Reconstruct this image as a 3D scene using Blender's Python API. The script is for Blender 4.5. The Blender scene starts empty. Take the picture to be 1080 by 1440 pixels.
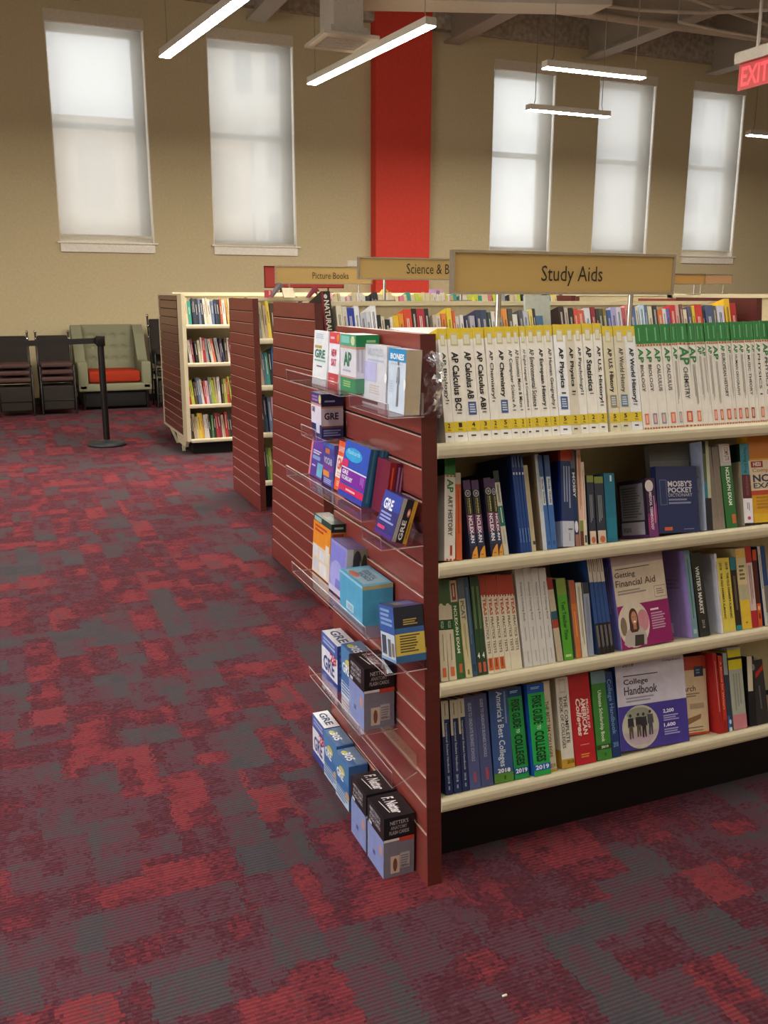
import bpy, math, random
from mathutils import Matrix, Vector
C = bpy.context.scene.collection
random.seed(7)
R = math.radians
# ------------------------------------------------------------------ materials
_M = {}
def lin(hx):
    hx = hx.lstrip('#'); o = []
    if len(hx) == 3: hx = ''.join(c*2 for c in hx)
    for i in (0, 2, 4):
        c = int(hx[i:i+2], 16) / 255
        o.append(c/12.92 if c <= .04045 else ((c+.055)/1.055)**2.4)
    return (*o, 1)
def nodemat(name):
    m = bpy.data.materials.new(name); m.use_nodes = True
    nt = m.node_tree; b = nt.nodes['Principled BSDF']
    return m, nt, nt.nodes, nt.links, b
def mat(hx, rough=.5, metal=0., spec=.35, var=.06, scale=40.):
    """printed card, paint, plastic: one colour with a faint procedural mottling"""
    k = (hx, rough, metal, spec, var, scale)
    if k in _M: return _M[k]
    m, nt, N, L, b = nodemat('paint_' + hx.strip('#'))
    c = lin(hx)
    tc = N.new('ShaderNodeTexCoord'); n = N.new('ShaderNodeTexNoise'); n.inputs['Scale'].default_value = scale
    n.inputs['Detail'].default_value = 2
    r = N.new('ShaderNodeValToRGB'); L.new(tc.outputs['Object'], n.inputs['Vector']); L.new(n.outputs[0], r.inputs[0])
    r.color_ramp.elements[0].color = (*[x*(1-var) for x in c[:3]], 1); r.color_ramp.elements[1].color = (*[min(1, x*(1+var)) for x in c[:3]], 1)
    r.color_ramp.elements[0].position = .3; r.color_ramp.elements[1].position = .7
    L.new(r.outputs[0], b.inputs['Base Color'])
    b.inputs['Roughness'].default_value = rough; b.inputs['Metallic'].default_value = metal
    b.inputs['Specular IOR Level'].default_value = spec
    _M[k] = m; return m
def emit(name, col, s, base=(.9, .9, .9)):
    if name in _M: return _M[name]
    m, nt, N, L, b = nodemat(name)
    b.inputs['Base Color'].default_value = (*base, 1); b.inputs['Emission Color'].default_value = (*col, 1); b.inputs['Emission Strength'].default_value = s
    _M[name] = m; return m
def wood(name, a, bcol, rough=.38, stretch=(1.5, 1.5, 14), spec=.4):
    if name in _M: return _M[name]
    m, nt, N, L, b = nodemat(name)
    tc = N.new('ShaderNodeTexCoord'); mp = N.new('ShaderNodeMapping'); mp.inputs['Scale'].default_value = stretch
    n = N.new('ShaderNodeTexNoise'); n.inputs['Scale'].default_value = 6; n.inputs['Detail'].default_value = 5; n.inputs['Roughness'].default_value = .6
    r = N.new('ShaderNodeValToRGB'); r.color_ramp.elements[0].color = lin(a); r.color_ramp.elements[1].color = lin(bcol)
    r.color_ramp.elements[0].position = .3; r.color_ramp.elements[1].position = .7
    L.new(tc.outputs['Object'], mp.inputs['Vector']); L.new(mp.outputs[0], n.inputs['Vector']); L.new(n.outputs[0], r.inputs[0]); L.new(r.outputs[0], b.inputs['Base Color'])
    b.inputs['Roughness'].default_value = rough; b.inputs['Specular IOR Level'].default_value = spec
    _M[name] = m; return m
def rough_mat(name, a, bcol, scale, bump, rough=.9, detail=6):
    if name in _M: return _M[name]
    m, nt, N, L, b = nodemat(name)
    tc = N.new('ShaderNodeTexCoord'); n = N.new('ShaderNodeTexNoise'); n.inputs['Scale'].default_value = scale; n.inputs['Detail'].default_value = detail
    r = N.new('ShaderNodeValToRGB'); r.color_ramp.elements[0].color = lin(a); r.color_ramp.elements[1].color = lin(bcol)
    r.color_ramp.elements[0].position = .3; r.color_ramp.elements[1].position = .7
    L.new(tc.outputs['Object'], n.inputs['Vector']); L.new(n.outputs[0], r.inputs[0]); L.new(r.outputs[0], b.inputs['Base Color'])
    bp = N.new('ShaderNodeBump'); bp.inputs['Strength'].default_value = bump; bp.inputs['Distance'].default_value = .02
    L.new(n.outputs[0], bp.inputs['Height']); L.new(bp.outputs[0], b.inputs['Normal'])
    b.inputs['Roughness'].default_value = rough; b.inputs['Specular IOR Level'].default_value = .15
    _M[name] = m; return m
def clear_mat(name, tint, fac, rough=.05, spec_col=(.9, .9, .9), k=1.):
    """clear plastic: mostly transparent with a glossy skin"""
    if name in _M: return _M[name]
    m, nt, N, L, b = nodemat(name); N.remove(b); out = N['Material Output']
    t = N.new('ShaderNodeBsdfTransparent'); t.inputs[0].default_value = (*tint, 1)
    g = N.new('ShaderNodeBsdfGlossy'); g.inputs['Roughness'].default_value = rough; g.inputs[0].default_value = (*spec_col, 1)
    lw = N.new('ShaderNodeLayerWeight'); lw.inputs['Blend'].default_value = fac
    mx = N.new('ShaderNodeMixShader'); mu = N.new('ShaderNodeMath'); mu.operation = 'MULTIPLY'; mu.inputs[1].default_value = k; L.new(lw.outputs['Fresnel'], mu.inputs[0]); L.new(mu.outputs[0], mx.inputs[0]); L.new(t.outputs[0], mx.inputs[1]); L.new(g.outputs[0], mx.inputs[2])
    L.new(mx.outputs[0], out.inputs[0]); _M[name] = m; return m
def edge_mat():
    if 'plastic_edge' in _M: return _M['plastic_edge']
    m, nt, N, L, b = nodemat('plastic_edge'); N.remove(b); out = N['Material Output']
    t = N.new('ShaderNodeBsdfTransparent'); d = N.new('ShaderNodeBsdfGlossy'); d.inputs['Roughness'].default_value = .35; d.inputs[0].default_value = (.95, .93, .95, 1)
    mx = N.new('ShaderNodeMixShader'); mx.inputs[0].default_value = .38
    L.new(t.outputs[0], mx.inputs[1]); L.new(d.outputs[0], mx.inputs[2]); L.new(mx.outputs[0], out.inputs[0]); _M['plastic_edge'] = m; return m
# ------------------------------------------------------------------ mesh builder
class MB:
    def __init__(s): s.v = []; s.f = []; s.mi = []; s.ms = []; s.sm = []
    def slot(s, m):
        if m not in s.ms: s.ms.append(m)
        return s.ms.index(m)
    def add(s, vs, fs, m, T=None, smooth=False):
        o = len(s.v); i = s.slot(m)
        s.v += [tuple(T @ Vector(p)) if T else tuple(p) for p in vs]
        for f in fs: s.f.append(tuple(o+k for k in f)); s.mi.append(i); s.sm.append(smooth)
        return s
    def box(s, a, b, m, T=None, tops=None):
        x0, y0, z0 = a; x1, y1, z1 = b
        v = [(x0,y0,z0),(x1,y0,z0),(x1,y1,z0),(x0,y1,z0),(x0,y0,z1),(x1,y0,z1),(x1,y1,z1),(x0,y1,z1)]
        F = [(0,3,2,1),(0,1,5,4),(1,2,6,5),(2,3,7,6),(3,0,4,7)]
        s.add(v, F + ([] if tops else [(4,5,6,7)]), m, T)
        if tops: s.add(v, [(4,5,6,7)], tops, T)
        return s
    def prism(s, pts, x0, x1, m, T=None, axis=0, smooth=False):
        """closed outline extruded along an axis (0: outline in yz, 1: in xz, 2: in xy)"""
        n = len(pts)
        def P(p, t): return (t, p[0], p[1]) if axis == 0 else ((p[0], t, p[1]) if axis == 1 else (p[0], p[1], t))
        v = [P(p, x0) for p in pts] + [P(p, x1) for p in pts]
        F = [(i, (i+1) % n, n+(i+1) % n, n+i) for i in range(n)]
        s.add(v, F, m, T, smooth)
        return s.add(v, [tuple(range(n-1, -1, -1)), tuple(range(n, 2*n))], m, T)
    def tube(s, pts, r, m, seg=10, T=None, cap=True):
        pts = [Vector(p) for p in pts]; rr = r if isinstance(r, (list, tuple)) else [r]*len(pts)
        v = []; F = []
        for i, p in enumerate(pts):
            d = (pts[min(i+1, len(pts)-1)] - pts[max(i-1, 0)]).normalized()
            a = d.cross(Vector((0, 0, 1)))
            if a.length < 1e-3: a = d.cross(Vector((1, 0, 0)))
            a.normalize(); b = d.cross(a)
            for k in range(seg):
                t = 2*math.pi*k/seg; v.append(tuple(p + rr[i]*(math.cos(t)*a + math.sin(t)*b)))
        for i in range(len(pts)-1):
            for k in range(seg): F.append((i*seg+k, i*seg+(k+1) % seg, (i+1)*seg+(k+1) % seg, (i+1)*seg+k))
        s.add(v, F, m, T, True)
        if cap: s.add(v, [tuple(range(seg-1, -1, -1)), tuple((len(pts)-1)*seg+k for k in range(seg))], m, T)
        return s
    def lathe(s, prof, m, seg=32, T=None):
        v = []; F = []
        for r, z in prof:
            for k in range(seg): t = 2*math.pi*k/seg; v.append((r*math.cos(t), r*math.sin(t), z))
        for i in range(len(prof)-1):
            for k in range(seg): F.append((i*seg+k, i*seg+(k+1) % seg, (i+1)*seg+(k+1) % seg, (i+1)*seg+k))
        s.add(v, F, m, T, True)
        return s.add(v, [tuple(range(seg-1, -1, -1)), tuple((len(prof)-1)*seg+k for k in range(seg))], m, T)
    def pad(s, a, b, r, m, T=None, n=3, puff=0):
        """soft box: rounded edges, optionally puffed faces"""
        x0, y0, z0 = a; x1, y1, z1 = b; nx = ny = nz = 2*n+2
        c = Vector(((x0+x1)/2, (y0+y1)/2, (z0+z1)/2)); h = Vector(((x1-x0)/2, (y1-y0)/2, (z1-z0)/2))
        def line(hh):
            o = []
            for i in range(n+1): o.append(-hh + r*(1-math.cos(i/n*math.pi/2)))
            return o + [-q for q in reversed(o)]
        ax = [line(h[i]) for i in range(3)]; idx = {}; v = []; F = []
        def vid(i, j, k):
            if (i, j, k) not in idx:
                p = Vector((ax[0][i], ax[1][j], ax[2][k])); q = Vector([max(-(h[t]-r), min(h[t]-r, p[t])) for t in range(3)])
                d = p-q
                if d.length > 1e-9: p = q + d.normalized()*r
                if puff:
                    w = 1
                    for t in range(2): w *= 1-(p[t]/h[t])**2
                    p.z += puff*w*(1 if p.z > 0 else 0)
                idx[(i, j, k)] = len(v); v.append(tuple(c+p))
            return idx[(i, j, k)]
        g = 2*n+1
        for i in range(g):
            for j in range(g):
                F.append((vid(i,j,0), vid(i,j+1,0), vid(i+1,j+1,0), vid(i+1,j,0))); F.append((vid(i,j,g), vid(i+1,j,g), vid(i+1,j+1,g), vid(i,j+1,g)))
                F.append((vid(i,0,j), vid(i+1,0,j), vid(i+1,0,j+1), vid(i,0,j+1))); F.append((vid(i,g,j), vid(i,g,j+1), vid(i+1,g,j+1), vid(i+1,g,j)))
                F.append((vid(0,i,j), vid(0,i,j+1), vid(0,i+1,j+1), vid(0,i+1,j))); F.append((vid(g,i,j), vid(g,i+1,j), vid(g,i+1,j+1), vid(g,i,j+1)))
        return s.add(v, F, m, T, True)
    def build(s, name, parent=None, M=None):
        me = bpy.data.meshes.new(name); me.from_pydata(s.v, [], s.f)
        for m in s.ms: me.materials.append(m)
        me.polygons.foreach_set('material_index', s.mi); me.polygons.foreach_set('use_smooth', s.sm); me.update()
        o = bpy.data.objects.new(name, me); C.objects.link(o)
        if parent: o.parent = parent
        if M: o.matrix_local = M
        return o
def tag(o, label, cat, group=None):
    o['label'] = label; o['category'] = cat
    if group: o['group'] = group
    return o
def thing(name, label, cat, M=None, group=None):
    o = bpy.data.objects.new(name, None); C.objects.link(o); o.empty_display_size = .05
    if M is not None: o.matrix_world = M
    return tag(o, label, cat, group)
def struct(mb, name):
    o = mb.build(name); o['kind'] = 'structure'; return o
T3 = lambda x, y, z: Matrix.Translation((x, y, z))
RX = lambda a: Matrix.Rotation(R(a), 4, 'X'); RY = lambda a: Matrix.Rotation(R(a), 4, 'Y'); RZ = lambda a: Matrix.Rotation(R(a), 4, 'Z')
# ------------------------------------------------------------------ lettering
_TX = {}
def text_geo(s, bold=0., shear=0.):
    k = (s, bold, shear)
    if k not in _TX:
        cu = bpy.data.curves.new('lettering', 'FONT'); cu.body = s; cu.offset = bold; cu.shear = shear; cu.resolution_u = 2; cu.align_x = 'LEFT'; cu.space_line = .85
        o = bpy.data.objects.new('lettering', cu); C.objects.link(o); bpy.context.view_layer.update()
        dg = bpy.context.evaluated_depsgraph_get(); me = bpy.data.meshes.new_from_object(o.evaluated_get(dg))
        v = [tuple(p.co) for p in me.vertices]; f = [tuple(p.vertices) for p in me.polygons]
        bpy.data.objects.remove(o); bpy.data.curves.remove(cu); bpy.data.meshes.remove(me)
        x0 = min(p[0] for p in v); x1 = max(p[0] for p in v); y0 = min(p[1] for p in v); y1 = max(p[1] for p in v)
        _TX[k] = ([((p[0]-x0)/(x1-x0), (p[1]-y0)/(y1-y0)) for p in v], f)
    return _TX[k]
class Face:
    """a printed face: origin, u edge, v edge; uv run 0..1"""
    def __init__(s, o, U, V): s.o = Vector(o); s.U = Vector(U); s.V = Vector(V); s.n = s.U.cross(s.V).normalized()
    def p(s, u, v, k=0): return tuple(s.o + u*s.U + v*s.V + s.n*k)
def faces(w, d, h):
    return {'front': Face((0,0,0),(w,0,0),(0,0,h)), 'left': Face((0,d,0),(0,-d,0),(0,0,h)), 'right': Face((w,0,0),(0,d,0),(0,0,h)),
            'top': Face((0,0,h),(w,0,0),(0,d,0)), 'topside': Face((0,d,h),(0,-d,0),(w,0,0)), 'back': Face((w,d,0),(-w,0,0),(0,0,h))}
def printer(mb, tx, F, ops, rough=.45):
    """print flat ops on a face: blocks, ellipses, polygons and ruled lines go to the cover mesh, lettering to tx"""
    k = .0003
    for op in ops:
        k += .00012; t = op[0]
        if t == 'r':
            u0, v0, u1, v1, c = op[1:6]; mb.add([F.p(u0,v0,k), F.p(u1,v0,k), F.p(u1,v1,k), F.p(u0,v1,k)], [(0,1,2,3)], mat(c, rough))
        elif t == 'e':
            cu, cv, ru, rv, c = op[1:6]; n = 28
            mb.add([F.p(cu+ru*math.cos(2*math.pi*i/n), cv+rv*math.sin(2*math.pi*i/n), k) for i in range(n)], [tuple(range(n))], mat(c, rough))
        elif t == 'p':
            mb.add([F.p(u, v, k) for u, v in op[1]], [tuple(range(len(op[1])))], mat(op[2], rough))
        elif t == 'l':
            u0, v0, u1, v1, n, c = op[1:7]; rnd = random.Random(str(op))
            for i in range(n):
                a = v1-(v1-v0)*(i+.2)/n; b = v1-(v1-v0)*(i+.75)/n; e = u0+(u1-u0)*rnd.uniform(.7, 1)
                mb.add([F.p(u0,b,k), F.p(e,b,k), F.p(e,a,k), F.p(u0,a,k)], [(0,1,2,3)], mat(c, rough))
        elif t == 'ld':
            u0, v0, u1, v1, n, c = op[1:7]; rnd = random.Random(str(op))
            for i in range(n):
                a = u0+(u1-u0)*(i+.25)/n; b = u0+(u1-u0)*(i+.75)/n; e = v1-(v1-v0)*rnd.uniform(.7, 1)
                mb.add([F.p(a,e,k), F.p(b,e,k), F.p(b,v1,k), F.p(a,v1,k)], [(0,1,2,3)], mat(c, rough))
        elif t == 'hatch':
            u0, v0, u1, v1, n, c, c2 = op[1:8]
            for i in range(n):
                a = u0+(u1-u0)*i/n; b = u0+(u1-u0)*(i+1)/n; mb.add([F.p(a,v0,k), F.p(b,v0,k), F.p(b,v1,k), F.p(a,v1,k)], [(0,1,2,3)], mat(c if i % 2 else c2, rough))
        elif t == 't':
            s, u0, v0, u1, v1, c = op[1:7]; rot = op[7] if len(op) > 7 else ''; bold = .03 if 'b' in rot else .012
            g, f = text_geo(s, bold, .25 if 'i' in rot else 0)
            if 'd' in rot: P = [F.p(u0+(u1-u0)*y, v1-(v1-v0)*x, k+.0002) for x, y in g]
            elif 'u' in rot: P = [F.p(u1-(u1-u0)*y, v0+(v1-v0)*x, k+.0002) for x, y in g]
            else: P = [F.p(u0+(u1-u0)*x, v0+(v1-v0)*y, k+.0002) for x, y in g]
            tx.add(P, f, mat(c, rough))
def printed_box(name, label, cat, M, size, base, prints, group=None, rough=.4, part='carton', top=None):
    w, d, h = size; root = thing(name, label, cat, M, group)
    mb = MB(); tx = MB(); mb.box((0,0,0), (w,d,h), mat(base, rough), tops=mat(top, rough) if top else None)
    Fs = faces(w, d, h)
    for k, ops in prints.items(): printer(mb, tx, Fs[k], ops, rough)
    cv = mb.build(part, root)
    if tx.v: tx.build('lettering', cv)
    return root
PAGE = '#cfc4a6'
def book(name, label, M, size, base, prints, group=None, cat='book', page=PAGE, rough=.42, hard=False, thick=.0012):
    """spine on the front face; boards left and right; page block between"""
    w, d, h = size; root = thing(name, label, cat, M, group)
    mb = MB(); tx = MB(); bm = mat(base, rough); t = min(thick, w*.15); o = .003 if hard else .0004
    mb.box((0,0,0), (t,d,h), bm); mb.box((w-t,0,0), (w,d,h), bm); mb.box((t,0,0), (w-t,t,h), bm)
    Fs = faces(w, d, h)
    for k, ops in prints.items(): printer(mb, tx, Fs[k], ops, rough)
    cv = mb.build('cover', root)
    MB().box((t,t,o), (w-t,d-.001-o,h-o), mat(page, .8, 0, .2, .12, 90)).build('page_block', root)
    if tx.v: tx.build('lettering', cv)
    return root
# ------------------------------------------------------------------ the room
WALLY = 13.3
paint = rough_mat('khaki_wall_paint', '#bfb18e', '#c8ba96', 30, .03, .75)
def carpet():
    m, nt, N, L, b = nodemat('patchwork_carpet')
    tc = N.new('ShaderNodeTexCoord'); sep = N.new('ShaderNodeSeparateXYZ'); L.new(tc.outputs['Object'], sep.inputs[0])
    def math_(op, a, bb=None, c=None):
        n = N.new('ShaderNodeMath'); n.operation = op
        for i, q in enumerate((a, bb, c)):
            if q is None: continue
            if isinstance(q, (int, float)): n.inputs[i].default_value = q
            else: L.new(q, n.inputs[i])
        return n.outputs[0]
    X, Y = sep.outputs[0], sep.outputs[1]
    def snap(v, s): return math_('MULTIPLY', math_('FLOOR', math_('DIVIDE', v, s)), s)
    def comb(x, y, z=0.):
        n = N.new('ShaderNodeCombineXYZ')
        for i, q in enumerate((x, y, z)):
            if isinstance(q, (int, float)): n.inputs[i].default_value = q
            else: L.new(q, n.inputs[i])
        return n.outputs[0]
    def noise(vec, sc, det=1.):
        n = N.new('ShaderNodeTexNoise'); n.inputs['Scale'].default_value = sc; n.inputs['Detail'].default_value = det; L.new(vec, n.inputs['Vector']); return n.outputs[0]
    def white(vec):
        n = N.new('ShaderNodeTexWhiteNoise'); n.noise_dimensions = '3D'; L.new(vec, n.inputs['Vector']); return n.outputs[0]
    # ragged yarn edges: every thin row is shifted a little
    jx = math_('MULTIPLY', math_('SUBTRACT', white(comb(snap(X, .012), snap(Y, .012), 3.)), .5), .022)
    jy = math_('MULTIPLY', math_('SUBTRACT', white(comb(snap(X, .014), snap(Y, .011), 9.)), .5), .018)
    Xj = math_('ADD', X, jx); Yj = math_('ADD', Y, jy)
    def layer(sx, sy, z, off):
        P, Q, a_, b_ = (Yj, Xj, sy, sx) if sx > sy else (Xj, Yj, sx, sy)             # columns slide against each other along their long side
        row = math_('FLOOR', math_('DIVIDE', P, a_)); xs = math_('ADD', Q, math_('MULTIPLY', white(comb(row, z, off)), b_*3))
        return white(comb(math_('FLOOR', math_('DIVIDE', xs, b_)), row, z))
    a = layer(.12, .33, 1., .3); c = layer(.2, .14, 2., .7); e = layer(.05, .2, 4., .1); g = layer(.16, .04, 6., .9)
    big = noise(comb(X, Y), 1.1, 2.)
    v = math_('ADD', math_('ADD', math_('MULTIPLY', a, .38), math_('MULTIPLY', c, .30)), math_('ADD', math_('MULTIPLY', e, .16), math_('MULTIPLY', g, .08)))
    v = math_('ADD', v, math_('MULTIPLY', math_('SUBTRACT', big, .5), .38))
    v = math_('ADD', v, math_('MULTIPLY', math_('SUBTRACT', white(comb(snap(X, .011), snap(Y, .007), 5.)), .5), .13))
    r = N.new('ShaderNodeValToRGB'); cr = r.color_ramp; L.new(v, r.inputs[0])
    st = [(.0, '#403d42'), (.25, '#484347'), (.31, '#4f3c41'), (.40, '#573640'), (.50, '#48242c'), (.58, '#622d35'), (.69, '#7b3338'), (.82, '#5b3a3f')]
    cr.elements[0].position = 0; cr.elements[0].color = lin(st[0][1]); cr.elements[1].position = st[-1][0]; cr.elements[1].color = lin(st[-1][1])
    for p, h in st[1:-1]:
        el = cr.elements.new(p); el.color = lin(h)
    # ribs of loop pile, stronger in some patches
    rib = math_('SINE', math_('MULTIPLY', Y, 2*math.pi/.0115)); amt = math_('MULTIPLY', math_('GREATER_THAN', layer(.3, .4, 8., .2), .35), .32)
    dark = math_('MULTIPLY', math_('MULTIPLY', rib, .55), amt)
    fine = noise(comb(X, Y), 260., 2.); tone = math_('SUBTRACT', math_('ADD', .75, math_('MULTIPLY', fine, .5)), dark)
    mx = N.new('ShaderNodeMix'); mx.data_type = 'RGBA'; mx.blend_type = 'MULTIPLY'; mx.inputs[0].default_value = 1
    cc = N.new('ShaderNodeCombineColor'); [L.new(tone, cc.inputs[i]) for i in range(3)]
    L.new(r.outputs[0], mx.inputs[6]); L.new(cc.outputs[0], mx.inputs[7]); L.new(mx.outputs[2], b.inputs['Base Color'])
    bp = N.new('ShaderNodeBump'); bp.inputs['Strength'].default_value = .35; bp.inputs['Distance'].default_value = .004
    L.new(tone, bp.inputs['Height']); L.new(bp.outputs[0], b.inputs['Normal'])
    b.inputs['Roughness'].default_value = .95; b.inputs['Specular IOR Level'].default_value = .1
    return m
X0, X1, Y0, ZC = -5., 17., -5., 6.1
struct(MB().box((X0, Y0, -.05), (X1, WALLY+.3, 0), carpet()), 'floor')
deck = rough_mat('sprayed_ceiling', '#8d8373', '#b9ae9c', 14, .9)
struct(MB().box((X0, Y0, ZC), (X1, WALLY+.3, ZC+.1), deck), 'ceiling')
WINS = [(.90, 2.13), (2.95, 4.17), (7.35, 8.47), (9.28, 10.41), (11.16, 12.30), (13.2, 14.35)]
WZ0, WZ1 = 2.15, 4.96
wb = MB(); xs = X0
for a, b in WINS:
    wb.box((xs, WALLY, 0), (a, WALLY+.3, ZC), paint); wb.box((a, WALLY, 0), (b, WALLY+.3, WZ0), paint); wb.box((a, WALLY, WZ1), (b, WALLY+.3, ZC), paint); xs = b
wb.box((xs, WALLY, 0), (X1, WALLY+.3, ZC), paint)
struct(wb, 'wall_back')
lw = MB(); ys = Y0
LW = [(-.5, 1.7), (2., 4.2)]; LZ0, LZ1 = .3, 3.6                                    # storefront windows beyond the left of the view
for a, b in LW:
    lw.box((X0-.1, ys, 0), (X0, a, ZC), paint); lw.box((X0-.1, a, 0), (X0, b, LZ0), paint); lw.box((X0-.1, a, LZ1), (X0, b, ZC), paint); ys = b
lw.box((X0-.1, ys, 0), (X0, WALLY+.3, ZC), paint)
struct(lw, 'wall_left')
struct(MB().box((X1, Y0, 0), (X1+.1, WALLY+.3, ZC), paint), 'wall_right')
struct(MB().box((X0, Y0-.1, 0), (X1, Y0, ZC), paint), 'wall_front')
struct(MB().box((X0, WALLY-.015, 0), (X1, WALLY, .1), mat('#2a2522')), 'baseboard_back')
struct(MB().box((X0, WALLY-.14, 5.24), (X1, WALLY, ZC), deck), 'trim_1')          # sprayed edge beam above the wall
bands = MB()
for i, x in enumerate((1.2, 3.6, 6.55, 8.95, 11.4, 13.8)):
    j = MB(); z = 5.05; gm = mat('#a39989', .7)
    j.box((x-.13, Y0, z), (x+.13, WALLY-.14, z+.03), gm); j.box((x-.012, Y0, z+.03), (x+.012, WALLY-.14, ZC-.03), gm); j.box((x-.13, Y0, ZC-.03), (x+.13, WALLY-.14, ZC), gm)
    struct(j, 'trim_%d' % (i+2))                                                    # steel roof beams
struct(MB().box((8.15, 8.7, 4.92), (X1, 9.75, 5.4), mat('#8d8270', .7)), 'trim_9')     # boxed soffit
red = rough_mat('red_wall_paint', '#cf4438', '#d84a3c', 20, .03, .6)
struct(MB().box((5.33, WALLY-.2, 0), (6.21, WALLY, ZC), red), 'wall_column')
# ------------------------------------------------------------------ windows
white = mat('#e6e0d4', .5)
def shade_mat():
    m, nt, N, L, b = nodemat('roller_shade_cloth'); N.remove(b); out = N['Material Output']
    tr = N.new('ShaderNodeBsdfTransparent'); tr.inputs[0].default_value = (.185, .188, .195, 1)
    tl = N.new('ShaderNodeBsdfTranslucent'); tl.inputs[0].default_value = (.44, .425, .395, 1)
    df = N.new('ShaderNodeBsdfDiffuse'); df.inputs[0].default_value = (.62, .58, .5, 1)
    tc = N.new('ShaderNodeTexCoord'); wv = N.new('ShaderNodeTexNoise'); wv.inputs['Scale'].default_value = 60
    L.new(tc.outputs['Object'], wv.inputs['Vector'])
    a = N.new('ShaderNodeMixShader'); a.inputs[0].default_value = .45; L.new(tl.outputs[0], a.inputs[1]); L.new(df.outputs[0], a.inputs[2])
    mr = N.new('ShaderNodeMapRange'); mr.inputs[3].default_value = SHADE_OPEN-.02; mr.inputs[4].default_value = SHADE_OPEN+.02; L.new(wv.outputs[0], mr.inputs[0])
    c = N.new('ShaderNodeMixShader'); L.new(mr.outputs[0], c.inputs[0]); L.new(a.outputs[0], c.inputs[1]); L.new(tr.outputs[0], c.inputs[2])
    L.new(c.outputs[0], out.inputs[0]); return m
SHADE_OPEN = .30
shade = shade_mat(); glass = clear_mat('window_glass', (.97, .98, .98), .12, .02)
wlabels = ['tall sash window at the far left, its roller shade stopping just short of the sill', 'tall sash window between the far left window and the red column', 'tall bright sash window just right of the red column', 'tall sash window behind the lower end of the short hanging lamps', 'tall sash window left of the exit sign', 'tall sash window past the exit sign']
for n, (a, b) in enumerate(WINS):
    y = WALLY
    fr = MB(); f0 = y+.2; f1 = y+.29; sl, sr = .03, .15
    zm = (WZ0+WZ1)/2+.08
    fr.box((a, f0, WZ0), (a+sl, f1, WZ1), white); fr.box((b-sr, f0, WZ0), (b, f1, WZ1), white); fr.box((b-.012, y+.002, WZ0), (b, f0, WZ1), white); fr.box((a, y+.002, WZ0), (a+.012, f0, WZ1), white)
    fr.box((a+sl, f0, WZ1-.2), (b-sr, f1, WZ1), white); fr.box((a+sl, f0, WZ0), (b-sr, f1, WZ0+.08), white)
    fr.box((a+sl, f0, zm-.04), (b-sr, f1, zm+.04), white)
    w = fr.build('window_%d' % (n+1)); w['kind'] = 'structure'
    MB().box((a+sl, f0+.04, WZ0+.08), (b-sr, f0+.05, WZ1-.2), glass).build('pane', w)
    MB().box((a-.0, y-.035, WZ0-.13), (b+.0, y, WZ0-.02), white).box((a-.04, y-.06, WZ0-.02), (b+.04, y+.1, WZ0), white).build('window_sill', w)
    sh = thing('roller_shade', wlabels[n].replace('sash window', 'roller shade').replace(', its roller shade stopping', ', stopping').replace('far left window', 'far left shade') if n else 'pale roller shade in the leftmost window, stopping just short of the sill', 'blind', T3((a+b)/2, y+.03, WZ1), 'roller shades')
    hw = (b-a)/2; bot = -(WZ1-WZ0) + (.07 if n in (0, 4) else .005)
    MB().box((-hw+.005, -.045, -.14), (hw-.005, .05, -.002), mat('#d2c8b4', .6)).build('valance', sh)
    MB().add([(-hw+.018, .012, bot), (hw-.034, .012, bot), (hw-.034, .012, -.1), (-hw+.018, .012, -.1)], [(0,1,2,3)], shade).build('shade_cloth', sh)
    MB().box((-hw+.018, .004, bot), (hw-.034, .022, bot+.028), mat('#c9c0ad', .5)).build('bottom_bar', sh)
# neighbours across the street, seen faintly through the shades
def facade(name, label, x0, x1, y, h, wall, pane, cols, rows):
    o = thing(name, label, 'building', T3(x0, y, 0)); dx = (x1-x0)/cols; dz = (h+4)/rows
    MB().box((0, 0, -12), (x1-x0, 10, h), mat(wall, .9)).build('masonry', o)
    w0 = None
    for i in range(cols):
        for k in range(rows):
            if w0 is None: w0 = MB().box((0, -.05, 0), (dx*.5, .02, dz*.55), mat(pane, .3)).build('window', o); q = w0
            else: q = w0.copy(); C.objects.link(q); q.parent = o
            q.matrix_local = T3(dx*(i+.25), 0, -4+dz*(k+.2))
facade('office_building', 'pale office tower with rows of windows seen through the two left shades', 9.2, 18, 38, 40, '#cfc9c0', '#8d9096', 7, 14)
facade('stone_building', 'grey office block seen through the shades right of the red column', 36, 60, 44, 15, '#b9b8ba', '#8a8c92', 10, 8)
facade('brick_annex', 'low warm building seen through the leftmost shade', -6, 9, 34, 7.2, '#b9a48e', '#94836f', 7, 3)
# ------------------------------------------------------------------ lamps and ceiling services
LAMP = 29.
lampm = emit('lamp_diffuser', (1, .93, .82), LAMP*1.14)
lampf = emit('bright_lamp_diffuser', (1, .91, .78), LAMP*3.0)
def pendant(label, x, y, z, length, rot, group='linear pendant lamps', lm=None):
    t = thing('pendant_lamp', label, 'lamp', T3(x, y, z) @ RZ(rot), group); h = length/2
    bm = mat('#bdb6a8', .4)
    MB().box((-h, -.05, .0), (h, .05, .062), bm).build('housing', t)
    MB().box((-h+.006, -.047, -.006), (h-.006, .047, .0), lm or lampf).build('diffuser', t)
    for s in (-1, 1):
        MB().tube([(s*(h-.08), 0, .06), (s*(h-.1), 0, .12), (s*(h-.1), 0, ZC-z)], .004, mat('#8f8778', .5), 6).build('suspension_cable', t)
    return t
pendant('long lit lamp hanging in front of the two left windows', 1.80, 8.02, 3.6, 2.44, -83.2)
pendant('long lit lamp hanging in front of the red column', 3.353, 8.54, 3.6, 2.44, -85)
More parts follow.
